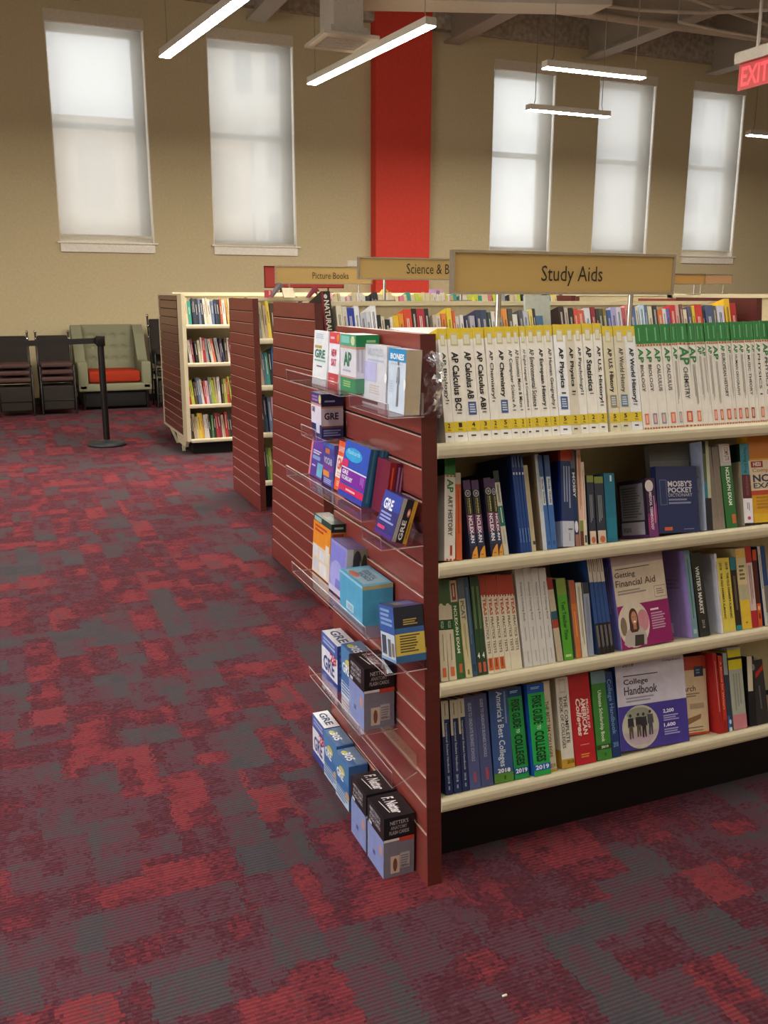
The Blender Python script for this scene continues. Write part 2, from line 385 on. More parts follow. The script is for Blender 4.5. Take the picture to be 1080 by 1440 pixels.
pendant('higher short lit lamp hanging between two windows right of the red column', 5.645, 8.18, 3.6, 1.16, 0)
pendant('lower short lit lamp, hanging under and behind the other short one', 6.583, 10.04, 3.6, 1.14, 0)
pendant('short lit lamp cut by the right picture edge under the exit sign', 10.25, 10.36, 3.6, 1.16, 0)
for x, y in ((-2.2, 8.5), (-2.2, 5.), (-2.2, 1.2), (1.6, 4.4), (.2, 1.0), (4.2, 4.9), (4.2, 1.4), (7.2, 5.6), (7.6, 2.2), (10.8, 6.4), (11, 3), (1., -2.4), (5., -2.4), (14, 8), (9, -2.2)):  # unseen pendants beyond the view, added for their light
    if x < 13.9: pendant('unseen lamp added over the aisles to light the rows', x, y, 3.6, 2.44, 90, 'unseen lamps added over the near aisles', lampf if y > 5.5 else lampm)
pm = mat('#b5aa98', .6)
def pipe(name, label, cat, pts, r, hang):
    o = tag(MB().tube(pts, r, pm, 12).build(name), label, cat)
    for x, y, z in hang: MB().tube([(x, y, z), (x, y, ZC)], .006, pm, 6).build('hanger', o)
pipe('sprinkler_pipe', 'long grey pipe running under the ceiling above the right windows', 'pipe', [(4.2, 10.8, 4.95), (14.5, 10.8, 4.95)], .05, [(x, 10.8, 4.98) for x in (5.2, 7.6, 10, 12.4)])
pipe('electrical_conduit', 'thin bent conduit sagging in front of the ceiling pipe', 'conduit', [(5.4, 9.7, 4.9), (6.4, 9.75, 4.72), (7.3, 9.7, 4.72), (8.1, 9.6, 4.75), (8.9, 9.4, 4.82)], .022, [(5.4, 9.7, 4.9), (8.9, 9.4, 4.82)])
pipe('electrical_conduit', 'thin straight conduit crossing the ceiling near the soffit', 'conduit', [(6.6, 9.2, 4.86), (9.6, 9.9, 4.8)], .018, [(6.7, 9.22, 4.86)])
pipe('electrical_conduit', 'thin conduit curving down towards the exit sign', 'conduit', [(7.75, 9.6, 4.62), (8.3, 9.5, 4.55), (9.2, 9.55, 4.55)], .016, [(7.75, 9.6, 4.62), (9.2, 9.55, 4.55)])
d = thing('air_duct', 'off-white air duct elbow with a square grille beside the red column', 'duct', T3(3.35, 9.15, 3.86)); dm = mat('#b3aa9b', .6)
MB().prism([(-.14, .06), (.16, .06), (.16, .36), (3., .62), (3., 1.0), (.0, .74), (-.14, .5)], -.2, .2, dm, axis=1).build('duct_body', d)
MB().box((-.18, -.24, .03), (.2, .24, .1), dm).build('collar', d)
g = MB().box((-.27, -.3, 0), (.29, -.2, .03), dm).box((-.27, .2, 0), (.29, .3, .03), dm).box((-.27, -.2, 0), (-.2, .2, .03), dm).box((.22, -.2, 0), (.29, .2, .03), dm)
for i in range(7): g.box((-.2, -.19+i*.056, .0), (.22, -.176+i*.056, .03), dm)
g.box((-.2, -.2, .031), (.22, .2, .034), mat('#2b2723', .8)); g.build('grille', d)
# exit sign
e = thing('exit_sign', 'lit red EXIT sign hanging from a grey box under the ceiling', 'sign', T3(5.45, 5.99, 3.02))
MB().box((-.04, -.36, .19), (.05, .02, .27), mat('#a59d90', .5)).tube([(0, -.17, .27), (0, -.17, ZC-3.02)], .012, mat('#a59d90', .5), 8).build('housing', e)
MB().box((-.004, -.34, 0), (.004, 0, .19), emit('exit_panel', (1, .03, .03), .10, (.22, .01, .01))).build('panel', e)
pe = [c for c in e.children if c.name.startswith('panel')][0]
F = Face((-.004, 0, 0), (0, -.34, 0), (0, 0, .19)); gx, fx = text_geo('EXIT', .02)
MB().add([F.p(.09+.82*x, .14+.72*y, .001) for x, y in gx], fx, emit('exit_letters', (1, .03, .05), .75, (.4, .02, .02))).build('lettering', pe)
tag(MB().box((4.95, WALLY-.012, 1.885), (5.10, WALLY, 1.97), mat('#d8d2c4', .5)).build('wall_plate'), 'small white wall plate just left of the red column', 'switch plate')
# ------------------------------------------------------------------ bookcases
TILT = 16.
tt = math.tan(R(TILT))
cherry = wood('cherry_laminate', '#74302a', '#853c33', .36)
cherry_d = wood('cherry_edge_shade', '#52221c', '#5c2720', .4)  # darker copy of the cherry, shading of the panel edges put in
groove = mat('#1f120f', .8); lip = mat('#d8b3a4', .4)
cream = mat('#cfc5a6', .38, 0, .4, .03); creamd = mat('#b9ae90', .5); black = mat('#0c0b0b', .55)
class Case:
    def __init__(s, yc, hb, ht, H): s.yc, s.hb, s.ht, s.H = yc, hb, ht, H
    def half(s, z): return s.hb + (s.ht-s.hb)*z/s.H
    def near(s, z): return s.yc - s.half(z)
    def far(s, z): return s.yc + s.half(z)
def slat_panel(cs, x, t, z0, step, parent, flip=False, first=None, m=None):
    """slatted end panel: boards between grooves, dark core, smooth edge bands"""
    pn = MB(); sgn = 1; m = m or cherry
    zs = [0.0] + [z0+step*k for k in range(60) if z0+step*k < cs.H-.03] + [cs.H]
    e = .004
    for i in range(len(zs)-1):
        a = zs[i] + (.0045 if i else 0); b = zs[i+1] - (.0045 if i < len(zs)-2 else 0)
        na, fa, nb, fb = cs.near(a)+e, cs.far(a)-e, cs.near(b)+e, cs.far(b)-e
        xa, xb = (x, x+.011) if not flip else (x-.011, x)
        v = [(xa,na,a),(xb,na,a),(xb,fa,a),(xa,fa,a),(xa,nb,b),(xb,nb,b),(xb,fb,b),(xa,fb,b)]
        pn.add(v, [(0,3,2,1),(0,1,5,4),(1,2,6,5),(2,3,7,6),(3,0,4,7)], m); pn.add(v, [(4,5,6,7)], lip if i < len(zs)-2 else m)
    for o1, o2, mm in ((.0112, .02, groove), (.0201, t, cherry_d)):
        xa, xb = (x+o1, x+o2) if not flip else (x-o2, x-o1)
        pn.prism([(cs.near(0)+e, 0), (cs.far(0)-e, 0), (cs.far(cs.H)-e, cs.H-.001), (cs.near(cs.H)+e, cs.H-.001)], xa, xb, mm)
    for zk in zs[1:-1]:                                                           # pale insert strip along the lower lip of each groove
        na, fa = cs.near(zk)+e, cs.far(zk)-e; xa, xb = (x+.0003, x+.006) if not flip else (x-.006, x-.0003)
        pn.box((xa, na, zk-.0044), (xb, fa, zk-.0024), lip)
    pn.build('end_panel', parent)
    xa, xb = (x, x+t) if not flip else (x-t, x)
    for f, sg in ((cs.near, 1), (cs.far, -1)):
        MB().prism([(f(0), 0), (f(0)+sg*e, 0), (f(cs.H)+sg*e, cs.H), (f(cs.H), cs.H)], xa, xb, cherry_d).build('edge_band', parent)
def shelf(cs, x0, x1, z, parent, side=1, depth=None):
    """tilted deck with a rounded front lip; side -1 is the far face"""
    y0 = cs.near(z) if side > 0 else cs.far(z); yb = cs.yc - side*.03
    zb = z - tt*(abs(yb-y0)-.012)
    pts = [(-.004, -.034), (.006, -.034), (.012, -.008), (abs(yb-y0), zb-z-.008), (abs(yb-y0), zb-z), (.012, 0), (.006, .0025), (0, .002), (-.006, -.004), (-.008, -.012), (-.0075, -.026)]
    P = [(y0+side*p, z+q) for p, q in pts]
    if side < 0: P = P[::-1]
    MB().prism(P, x0, x1, cream).build('shelf', parent)
def bookcase(label, cs, xa, xb, zs, z0, step=.079, thick=.04, top=None, right=True):
    bc = thing('bookcase', label, 'bookcase', Matrix.Identity(4), 'double-sided bookcases')
    slat_panel(cs, xa, thick, z0, step, bc)
    if right: slat_panel(Case(cs.yc, cs.hb, cs.ht, cs.H+.025), xb, thick, z0, step, bc, True)
    i0, i1 = xa+thick, xb-thick
    for z in zs:
        shelf(cs, i0, i1, z, bc); shelf(cs, i0, i1, z, bc, -1)
    H = top or cs.H-.01
    MB().box((i0, cs.yc-.03, .1), (i1, cs.yc+.03, H), creamd).box((i0, cs.yc-.045, H-.022), (i1, cs.yc+.045, H), cream).build('back_panel', bc)
    zl = zs[-1]-.034
    MB().box((i0, cs.near(zl)+.1, 0), (i1, cs.far(zl)-.1, zl-.05), black).build('kick_base', bc)
    return bc
near = Case(2.26, .38, .291, 1.407)
ZS = [1.147, .852, .543, .233]
bookcase('nearest cherry bookcase of study aids, clear shelves of boxes on its slatted end', near, .913, 3.3, ZS, .143, top=1.36)
second = Case(4.51, .505, .345, 1.452)
bookcase('second cherry slat-ended bookcase, just behind the study aids one', second, 1.385, 4.10, [1.16, .86, .55, .24], .11, top=1.458)
third = Case(6.53, .405, .34, 1.46)
bookcase('third cherry slat-ended bookcase, a thin slice of its books showing', third, 1.62, 4.2, [1.192, .876, .551, .213], .11, top=1.466)
# the far one: white-framed slat end, square profile, lifted off its base
far = Case(9.25, .66, .66, 1.49)
fb = thing('bookcase', 'farthest bookcase with a white-framed slatted end beside the green armchair', 'bookcase', Matrix.Identity(4), 'double-sided bookcases')
XF = 1.585
brown = wood('brown_laminate', '#5c2f26', '#693930', .3)
pn = MB(); zz = [.16+.079*k for k in range(17)] + [1.47]
for i in range(len(zz)-1):
    a = zz[i]+.004; b = zz[i+1]-.004; pn.box((XF, 8.83, a), (XF+.012, 9.83, b), brown, tops=lip)
pn.box((XF+.0125, 8.83, .16), (XF+.03, 9.83, 1.47), groove); pn.build('end_panel', fb)
MB().box((XF-.006, 9.83, .14), (XF+.03, 9.86, 1.485), cream).box((XF-.006, 8.80, 1.47), (XF+.03, 9.83, 1.487), cream).box((XF-.006, 8.80, .14), (XF+.03, 9.83, .16), cream).build('panel_frame', fb)
MB().box((XF+.0, 8.59, .13), (XF+.035, 8.80, 1.487), cream).build('upright', fb)
MB().prism([(8.66, .13), (9.16, .13), (9.1, .06), (8.72, .06)], XF+.0, XF+.03, cream).box((XF, 8.86, 0), (XF+.025, 8.9, .06), cream).build('foot_bracket', fb)
for z in (1.208, .861, .475, .15):
    shelf(far, XF+.035, 4.3, z, fb); shelf(far, XF+.035, 4.3, z, fb, -1)
MB().box((XF+.035, 9.22, .06), (4.3, 9.28, 1.48), creamd).box((XF+.035, 9.2, 1.465), (4.3, 9.3, 1.5), cream).build('back_panel', fb)
MB().box((XF+.06, 8.66, 0), (4.3, 9.84, .1), black).build('kick_base', fb)
MB().box((4.3, 8.59, .1), (4.335, 9.9, 1.487), cream).build('upright', fb)
# two more units beyond, only their tops in view
for lab, cs, xa, xb in (('cream-topped bookcase beyond the maroon end of the second bookcase', Case(6.35, .45, .36, 1.46), 5.2, 8.2), ('cream-topped bookcase nearest the right windows', Case(8.6, .45, .36, 1.47), 5.6, 9.6)):
    bookcase(lab, cs, xa, xb, [1.17, .86, .55, .23], .11, top=cs.H+.03)
# ------------------------------------------------------------------ header signs
def sign(label, words, x0, x1, y, z0, z1, tw, posts, zb, face='#b1945e', frame='#c4beb6', ink='#2a2118', back=None):
    s = thing('header_sign', label, 'sign', T3(x0, y, z0), 'header signs'); w, h = x1-x0, z1-z0; b = .007
    MB().box((b, -.004, b), (w-b, .004, h-b), rough_mat('sign_' + face.strip('#'), face, face, 12, .02, .55)).build('board', s); bo = s.children[0]
    fm = mat(frame, .22, .85)
    MB().box((0, -.01, 0), (w, .01, b), fm).box((0, -.01, h-b), (w, .01, h), fm).box((0, -.01, b), (b, .01, h-b), fm).box((w-b, -.01, b), (w, .01, h-b), fm).build('sign_frame', s)
    pb = MB()
    for u in posts:
        pb = MB().tube([(u*w, .0, 0), (u*w, .0, zb-z0+.006)], .008, fm, 10).box((u*w-.05, -.03, zb-z0), (u*w+.05, .03, zb-z0+.006), fm); pb.build('post', s)
    if words:
        g, f = text_geo(words, 0); u0, u1, v0, v1 = tw; F = Face((0, -.0045, 0), (w, 0, 0), (0, 0, h))
        MB().add([F.p(u0+(u1-u0)*a, v0+(v1-v0)*c, .001) for a, c in g], f, mat(ink, .6)).build('lettering', bo)
    return s
sign('gold sign reading Study Aids in a chrome frame', 'Study Aids', 1.136, 1.871, 2.26, 1.497, 1.612, (.378, .655, .2, .68), (.2, .8), 1.36)
sign('gold sign reading Science & Business, half hidden by the Study Aids sign', 'Science & Business', 1.735, 2.478, 4.51, 1.566, 1.678, (.365, .90, .28, .74), (.2, .8), 1.458)
sign('gold sign reading Picture Books, farther back on the left', 'Picture Books', 1.88, 2.625, 6.53, 1.56, 1.686, (.375, .75, .3, .66), (.14, .86), 1.466)
sign('plain dark red sign board behind the Picture Books sign', '', 2.55, 3.40, 9.25, 1.545, 1.76, None, (.2, .8), 1.5, '#6d2421', '#6b2522')
sign('small gold sign in front of the other small far sign on the right', '', 5.06, 5.60, 6.35, 1.575, 1.665, None, (.25, .8), 1.49, '#a07a43')
sign('small tan sign farthest right, partly behind another small sign', '', 7.38, 7.98, 8.6, 1.61, 1.72, None, (.25, .8), 1.5, '#967350')
# ------------------------------------------------------------------ study-aid books, shelf by shelf: (shelf, left x, thickness, height, lean, set back)
BOOKS = {'y0': (1, 0.9829, 0.0246, 0.2779, 1.7), 'y1': (1, 1.0075, 0.0367, 0.2784, 1.9), 'y2': (1, 1.0443, 0.036, 0.279, 1.4), 'y3': (1, 1.0803, 0.03, 0.2798, 1.5), 'y4': (1, 1.1103, 0.0253, 0.2806, 2.3), 'y5': (1, 1.1356, 0.032, 0.281, 2.2), 'y6': (1, 1.1676, 0.025, 0.2815, 1.7), 'y7': (1, 1.1926, 0.0194, 0.2819, 1.2), 'y8': (1, 1.212, 0.0174, 0.2824, 1.7), 'y9': (1, 1.2294, 0.0265, 0.2828, 1.9), 'y10': (1, 1.2559, 0.028, 0.2832, 1.5), 'y11': (1, 1.2839, 0.0251, 0.2838, 1.5), 'y12': (1, 1.309, 0.0343, 0.2846, 2.6), 'y13': (1, 1.3433, 0.0288, 0.2852, 2.3), 'y14': (1, 1.3721, 0.0243, 0.2856, 2.0), 'y15': (1, 1.3964, 0.032, 0.2863, 2.5), 'y16': (1, 1.4283, 0.0271, 0.287, 2.7), 'y17': (1, 1.4644, 0.032, 0.2792, 1.4), 'y18': (1, 1.4964, 0.0355, 0.2789, 1.9), 'y19': (1, 1.5319, 0.0347, 0.2784, 1.6), 'g0': (1, 1.5683, 0.0267, 0.2818, 1.1), 'g1': (1, 1.595, 0.0272, 0.2822, 0.9), 'g2': (1, 1.6222, 0.0305, 0.2826, 0.7), 'g3': (1, 1.6527, 0.0317, 0.2831, 1.2), 'g4': (1, 1.6844, 0.0188, 0.2837, 1.7), 'g5': (1, 1.7032, 0.0403, 0.284, 2.0), 'g6': (1, 1.7435, 0.0272, 0.2843, 0.6), 'g7': (1, 1.7707, 0.0193, 0.2847, 0.9), 'g8': (1, 1.7899, 0.0139, 0.2849, 0.3), 'g9': (1, 1.8038, 0.0222, 0.2853, 1.4), 'g10': (1, 1.826, 0.0206, 0.2855, 0.9), 'g11': (1, 1.8466, 0.0298, 0.2859, 1.0), 'g12': (1, 1.8764, 0.014, 0.2864, 1.4), 'g13': (1, 1.8904, 0.0228, 0.2869, 2.6), 'g14': (1, 1.9132, 0.0229, 0.287, 2.0), 'g15': (1, 1.9361, 0.0231, 0.2874, 2.4), 'g16': (1, 1.9592, 0.0115, 0.2878, 2.6), 'g17': (1, 1.9706, 0.0233, 0.2882, 3.2), 'g18': (1, 1.994, 0.0293, 0.2886, 3.2), 'g19': (1, 2.0233, 0.0295, 0.2885, 1.7), 'arthist': (2, 0.9753, 0.0307, 0.2578, 7.0), 'orange': (2, 1.0086, 0.0169, 0.2184, 5.6), 'nx0': (2, 1.0502, 0.0205, 0.198, -0.2), 'nx1': (2, 1.0717, 0.0207, 0.1963, 0.3), 'nx2': (2, 1.1079, 0.0209, 0.1997, 0.1), 'nx3': (2, 1.1288, 0.0136, 0.1963, -0.6), 'grnwhite': (2, 1.1443, 0.0153, 0.2158, -1.6), 'bl0': (2, 1.1943, 0.0084, 0.2518, -0.2), 'bl1': (2, 1.2027, 0.0084, 0.2513, -0.2), 'bl2': (2, 1.2112, 0.008, 0.2507, 0.0), 'bl3': (2, 1.2192, 0.0081, 0.2501, 0.3), 'cream': (2, 1.2272, 0.0132, 0.2238, 0.1), 'paleblue': (2, 1.2603, 0.0125, 0.2502, 1.1), 'lb0': (2, 1.2732, 0.0136, 0.2468, -0.2), 'lb1': (2, 1.2868, 0.0167, 0.2456, 1.2), 'navyor': (2, 1.3201, 0.0372, 0.2588, 5.4), 'wd': (2, 1.3588, 0.0142, 0.2562, 3.3), 'pinkor': (2, 1.3739, 0.014, 0.2532, 4.4), 'ws': (2, 1.388, 0.0103, 0.2207, 4.1), 'nv0': (2, 1.4052, 0.0216, 0.1829, 3.5), 'nv1': (2, 1.4305, 0.0286, 0.1777, 3.0), 'teal': (2, 1.4607, 0.0342, 0.184, 3.5), 'gp0': (2, 1.8195, 0.0209, 0.2349, 0.5), 'gp1': (2, 1.8404, 0.0228, 0.2335, 1.2), 'npn': (2, 1.8689, 0.0392, 0.24, 0.4), 'tealmar': (2, 1.9327, 0.0338, 0.2359, 3.7), 'nc0': (3, 0.9631, 0.0214, 0.258, 3.5), 'nc1': (3, 0.9868, 0.022, 0.2557, 2.0), 'nrn': (3, 1.0096, 0.0207, 0.2515, 1.0), 'pcat': (3, 1.034, 0.0197, 0.255, 0.4), 'dkblue': (3, 1.0537, 0.015, 0.2548, 0.3), 'dg0': (3, 1.0692, 0.0135, 0.2548, 0.9), 'dg1': (3, 1.0826, 0.0141, 0.2534, 0.8), 'te0': (3, 1.1005, 0.0167, 0.2558, -0.1), 'te1': (3, 1.1177, 0.0168, 0.2539, -0.1), 'te2': (3, 1.1345, 0.0169, 0.2521, -0.3), 'te3': (3, 1.1514, 0.017, 0.2501, -0.2), 'te4': (3, 1.1685, 0.0171, 0.2484, -0.6), 'te5': (3, 1.1838, 0.0172, 0.2466, -0.4), 'an0': (3, 1.2077, 0.0245, 0.2612, -0.0), 'an1': (3, 1.2326, 0.0234, 0.2585, -0.1), 'an2': (3, 1.2564, 0.0231, 0.2559, -0.3), 'an3': (3, 1.28, 0.023, 0.2533, -0.2), 'multi': (3, 1.309, 0.0188, 0.2249, -2.2), 'green': (3, 1.3298, 0.0302, 0.2192, -0.1), 'orsl': (3, 1.369, 0.0161, 0.2102, 0.4), 'whs': (3, 1.3877, 0.0178, 0.2016, 0.6), 'grs': (3, 1.4064, 0.0193, 0.199, 1.7), 'bw0': (3, 1.4392, 0.0125, 0.283, -1.2), 'bw1': (3, 1.4526, 0.0124, 0.2816, -1.2), 'bw2': (3, 1.4662, 0.0124, 0.2804, -1.5), 'bw3': (3, 1.4797, 0.0125, 0.2791, -1.7), 'tealgr': (3, 1.7626, 0.0204, 0.2511, -0.0), 'writer': (3, 1.7882, 0.0369, 0.2397, -0.7), 'ye0': (3, 1.875, 0.0222, 0.2161, 0.9), 'ye1': (3, 1.8971, 0.0236, 0.2152, 0.7), 'tb': (3, 1.9218, 0.0214, 0.2126, 0.8), 'cy': (3, 1.9446, 0.0359, 0.2366, 1.1), 'rw': (3, 1.981, 0.0237, 0.2389, 1.0), 'ro': (3, 2.0052, 0.0159, 0.2278, 1.8), 'bf': (3, 2.0301, 0.0295, 0.235, 0.7), 'is0': (4, 0.9733, 0.0218, 0.2421, 3.0), 'is1': (4, 0.997, 0.023, 0.2401, 3.4), 'is2': (4, 1.0219, 0.0205, 0.2405, 2.8), 'gg0': (4, 1.0438, 0.0337, 0.2414, 2.0), 'gg1': (4, 1.0788, 0.0356, 0.2422, 1.5), 'abc': (4, 1.1177, 0.0589, 0.2438, 2.4), 'fi0': (4, 1.1794, 0.0449, 0.2434, 0.7), 'fi1': (4, 1.2324, 0.0527, 0.2452, 1.3), 'b384': (4, 1.2862, 0.0252, 0.2453, 1.4), 'ccc': (4, 1.3287, 0.0408, 0.2472, 1.6), 'red': (4, 1.372, 0.0684, 0.2518, 0.9), 'grn': (4, 1.4451, 0.0482, 0.247, 1.3), 'chs': (4, 1.4955, 0.0278, 0.238, -0.2), 'rd0': (4, 1.8763, 0.0161, 0.2376, 0.9), 'rd1': (4, 1.8929, 0.0162, 0.2254, 1.9), 'bt': (4, 1.9102, 0.0157, 0.2322, 2.0), 'yg': (4, 1.9308, 0.0512, 0.2435, 1.7), 'dk': (4, 1.9911, 0.0278, 0.2077, 4.9), 'dk2': (4, 2.02, 0.0488, 0.1935, -0.2), 'whtcov': (3, 1.865, 0.0092, 0.2308, 1.3), 'whitelean': (2, 1.7952, 0.0231, 0.2517, 4.0), 'mosby': (2, 1.6325, 0.1403, 0.1847, 3.3, 0.0), 'greyback': (2, 1.6567, 0.1375, 0.2511, 1.9, 0.045), 'medterm': (2, 1.5981, 0.033, 0.1612, 2.1, 0.0), 'yelface': (2, 1.9684, 0.2612, 0.2569, 1.4, 0.0), 'gfa': (3, 1.5175, 0.1752, 0.2566, -1.4, 0.0), 'chb': (4, 1.5237, 0.2409, 0.25, 2.5, 0.0), 'srch': (4, 1.7162, 0.1494, 0.2299, 3.6, 0.03), }
W = '#ece9df'; INK = '#1d1c1b'
STY = {}
def S(key, label, base, prints, d=.19, group=None, page=PAGE, cat='book'): STY[key] = (label, base, prints, d, group, page, cat)
def yellow(key, title, num, label, badge=None, v0=.27, base=W, col=INK, bold='db'):
    o = [('r',0,.905,1,1,'#dcc12a'), ('r',.22,.845,.78,.955,'#c9c298'), ('r',.3,.86,.7,.94,'#e0dcc4'), ('r',0,.085,1,.175,'#dcc12a'), ('t',num,.36,.125,.62,.165,INK,'b'), ('l',.3,.095,.7,.115,2,'#7d7020'), ('l',.25,.035,.75,.06,1,'#44403a'), ('t',title,.2,v0+(.0 if not badge else .1),.72,.79,col,bold)]
    if badge: o += [('r',.2,v0-.04,.82,v0+.075,badge), ('l',.3,v0-.025,.75,v0+.06,4,'#c8cfd8')]
    else: o += [('l',.3,v0-.03,.7,v0-.012,1,'#6a665e')]
    S(key, 'yellow and white study guide titled ' + label, base, {'front': o, 'left': [('r',0,.905,1,1,'#dcc12a')], 'top': [('r',0,0,1,.012,'#dcc12a')]}, group='yellow and white study guides')
B1 = '#3c5b8e'
yellow('y0','AP Biology!','2','AP Biology, first in its row',v0=.36,bold='d'); yellow('y1','AP Calculus BC!','1','AP Calculus BC'); yellow('y2','AP Calculus AB','4','AP Calculus AB with a blue badge',B1)
yellow('y3','AP Calculus AB!','3','AP Calculus AB, bold with no badge'); yellow('y4','AP Chemistry!','2','AP Chemistry with no badge',v0=.36,bold='d'); yellow('y5','AP Chemistry','5','AP Chemistry with a blue badge',B1)
yellow('y6','AP Computer Science A','2','AP Computer Science A',bold='d'); yellow('y7','AP Economics Macro & Micro','2','AP Economics Macro and Micro',bold='d'); yellow('y8','AP English Language & Composition','2','AP English Language and Composition',bold='d')
yellow('y9','AP Environmental Science','2','AP Environmental Science',bold='d'); yellow('y10','AP European History','2','AP European History'); yellow('y11','AP Human Geography','2','AP Human Geography',bold='d')
yellow('y12','AP Physics 1','5','AP Physics 1, bright white with a blue badge',B1,base='#f2f4f6'); yellow('y13','AP Physics 1','2','AP Physics 1, cream with no badge',v0=.38,base='#d8d1bd'); yellow('y14','AP Psychology!','2','AP Psychology',v0=.38,bold='d')
yellow('y15','AP Statistics','2','AP Statistics',v0=.38); yellow('y16','AP U.S. History!','2','AP U.S. History, with no badge'); yellow('y17','AP U.S. History','5','AP U.S. History with a grey badge','#8b8672',base='#dbd3b4')
yellow('y18','AP World History','5','AP World History with a blue badge','#5d7c94',base='#d9d2ba',bold='d'); yellow('y19','AP World History!','2','AP World History, bold at the row end',base='#e6e8ea')
def green(key, title, label, ap=.5, stk='#d9745a', v1=.62, small=False):
    o = [('r',0,.815,1,1,'#247a34'), ('l',.4,.85,.62,.97,1,'#247a34'), ('ld',.36,.84,.66,.97,1,'#6fae76'), ('hatch',0,.792,1,.812,6,'#8a5a34','#dba77c'), ('hatch',0,.0,1,.018,6,'#8a5a34','#e0a98c'), ('t','AP',.5-ap/2,v1+.015,.5+ap/2,.775,'#2f7a3c','db')]
    o += [('ld',.3,.2,.7,v1,3,'#8d887c')] if small else [('t',title,.3,.27 if len(title) > 8 else .36,.7,v1-.005,INK,'d')]
    if stk: o += [('r',.28,.045,.78,.15,stk), ('r',.4,.06,.66,.135,'#e9b49c')]
    S(key, 'green-topped white study guide, ' + label, '#e6e1d6', {'front': o, 'left': [('r',0,.815,1,1,'#247a34')]}, group='green and white study guides')
green('g0','BIOLOGY','titled Biology, the left of the two',.62); green('g1','BIOLOGY','titled Biology, the right of the two',.62,'#8a7f9a'); green('g2','CALCULUS','titled Calculus, with two stickers',.6,'#7f93a4'); green('g3','CALCULUS','titled Calculus, with one pink sticker',.55)
green('g4','COMPUTER SCIENCE','thin, between Calculus and Chemistry',.7,'#9aa0ae',.64,True); green('g5','CHEMISTRY','thick, titled Chemistry, with the largest lettering',.8,'#c05a35',.58); green('g6','ENGLISH','right beside the thick Chemistry guide',.8,'#d9745a',.6,True)
green('g7','','thin, second to the right of the thick Chemistry guide',.7,None,.68,True); green('g8','','thinnest, third to the right of the thick Chemistry guide',.8,None,.66,True); green('g9','','fourth to the right of the thick Chemistry guide',.6,'#d9745a',.68,True)
green('g10','','fifth right of the thick Chemistry guide, big green letters',.8,'#c9643e',.62,True); green('g11','EUROPEAN HISTORY','titled European History',.45,'#c9643e',.7); green('g12','','thin, just right of European History',.7,'#c05a35',.68,True); green('g13','HUMAN GEOGRAPHY','titled Human Geography',.6,'#d0604a',.68)
green('g14','','between Human Geography and Music Theory',.6,'#a86a40',.68,True); green('g15','MUSIC THEORY','titled Music Theory',.55,'#a83a34',.67); green('g16','','thin, just right of Music Theory',.7,None,.68,True); green('g17','PHYSICS 1','titled Physics 1',.6,'#c9744a',.68); green('g18','PHYSICS C','titled Physics C, bigger lettering',.6,'#c9744a',.64); green('g19','PHYSICS 2','last at the right picture edge',.6,'#c9744a',.64)
# second shelf
S('arthist','white guide with green top titled Art History, first on the second shelf','#d9d5c9',{'front':[('r',0,.83,1,1,'#25752f'),('hatch',0,.81,1,.828,6,'#8a5a34','#dba77c'),('hatch',0,0,1,.02,6,'#a8402c','#e0c0ac'),('t','AP',.22,.66,.8,.79,'#2f7a3c','db'),('t','ART HISTORY',.3,.24,.72,.63,'#2c2a26','d'),('r',.5,.05,.72,.15,'#c0562e'),('ld',.54,.06,.68,.14,1,'#5a2616')],'left':[('r',0,.83,1,1,'#1d5c27'),('r',.55,.2,.75,.27,'#3c5a3e'),('r',.5,.08,.75,.15,'#555')]})
S('orange','slim orange book with a white spine top, beside Art History','#c25a2b',{'front':[('r',0,.87,1,1,'#b9ad9a'),('ld',.35,.1,.65,.8,1,'#8f3d18')]})
for i, q in enumerate(('leftmost of the four alike','second of the four alike','third of the four alike, after a gap','rightmost of the four alike')):
    S('nx%d' % i,'purple nursing exam book with an orange foot, ' + q,'#2a2740',{'front':[('r',0,.88,1,1,'#4b3157'),('r',0,.55,1,.88,'#1d1a1c'),('r',0,.3,1,.56,'#6d3b58'),('r',0,.16,.99,.32,'#2d3552'),('e',.5,.83,.4,.045,'#aab0ac'),('e',.5,.83,.3,.034,'#353540'),('t','25',.35,.815,.65,.845,'#c8ccc8','b'),('t','SAUNDERS',.5,.57,.68,.77,'#cfc76a','db'),('t','Comprehensive',.24,.57,.4,.77,'#a9a35a','d'),('t','NCLEX-RN',.22,.2,.74,.545,'#e6e2e6','db'),('p',[(.05,0),(1,0),(1,.155),(.75,.14),(.3,.08)],'#d39238'),('r',.35,.04,.7,.05,'#5b4a30')],'left':[('r',0,.88,1,1,'#4b3157')]}, group='purple nursing exam books')
S('grnwhite','dark-topped thin book with a green and cream spine, beside the purple nursing books','#c3beaa',{'front':[('r',0,.86,1,1,'#1f3128'),('ld',.3,.6,.7,.84,2,'#3f4a42'),('r',0,.34,1,.58,'#23655a'),('ld',.35,.36,.7,.56,1,'#cfd4c4'),('ld',.4,.1,.6,.3,1,'#8a8574')],'left':[('r',0,0,1,1,'#1c2420')]})
for i, q in enumerate(('first, its dark cover showing','second','third','last')):
    S('bl%d' % i,'very thin tall blue book, %s of the four alike' % q,'#1d3f7e',{'front':[('r',0,.82,1,1,'#1b3570'),('r',.2,.8,.8,.825,'#cfd6de'),('ld',.4,.84,.65,.99,1,'#9fb2c2'),('ld',.3,.07,.6,.25,1,'#7fa5cc')],'left':[('r',0,0,1,1,'#162a5e'),('e',.22,.19,.1,.04,'#7f95bd'),('r',.2,.1,.28,.14,'#c7d0dc')]}, group='thin tall blue books')
S('cream','cream book with fore edge outward, right of the thin blue books','#b9ad8a',{'front':[('ld',.2,.05,.8,.98,4,'#a89a76'),('r',.4,.08,.95,.12,'#3a3a34')]})
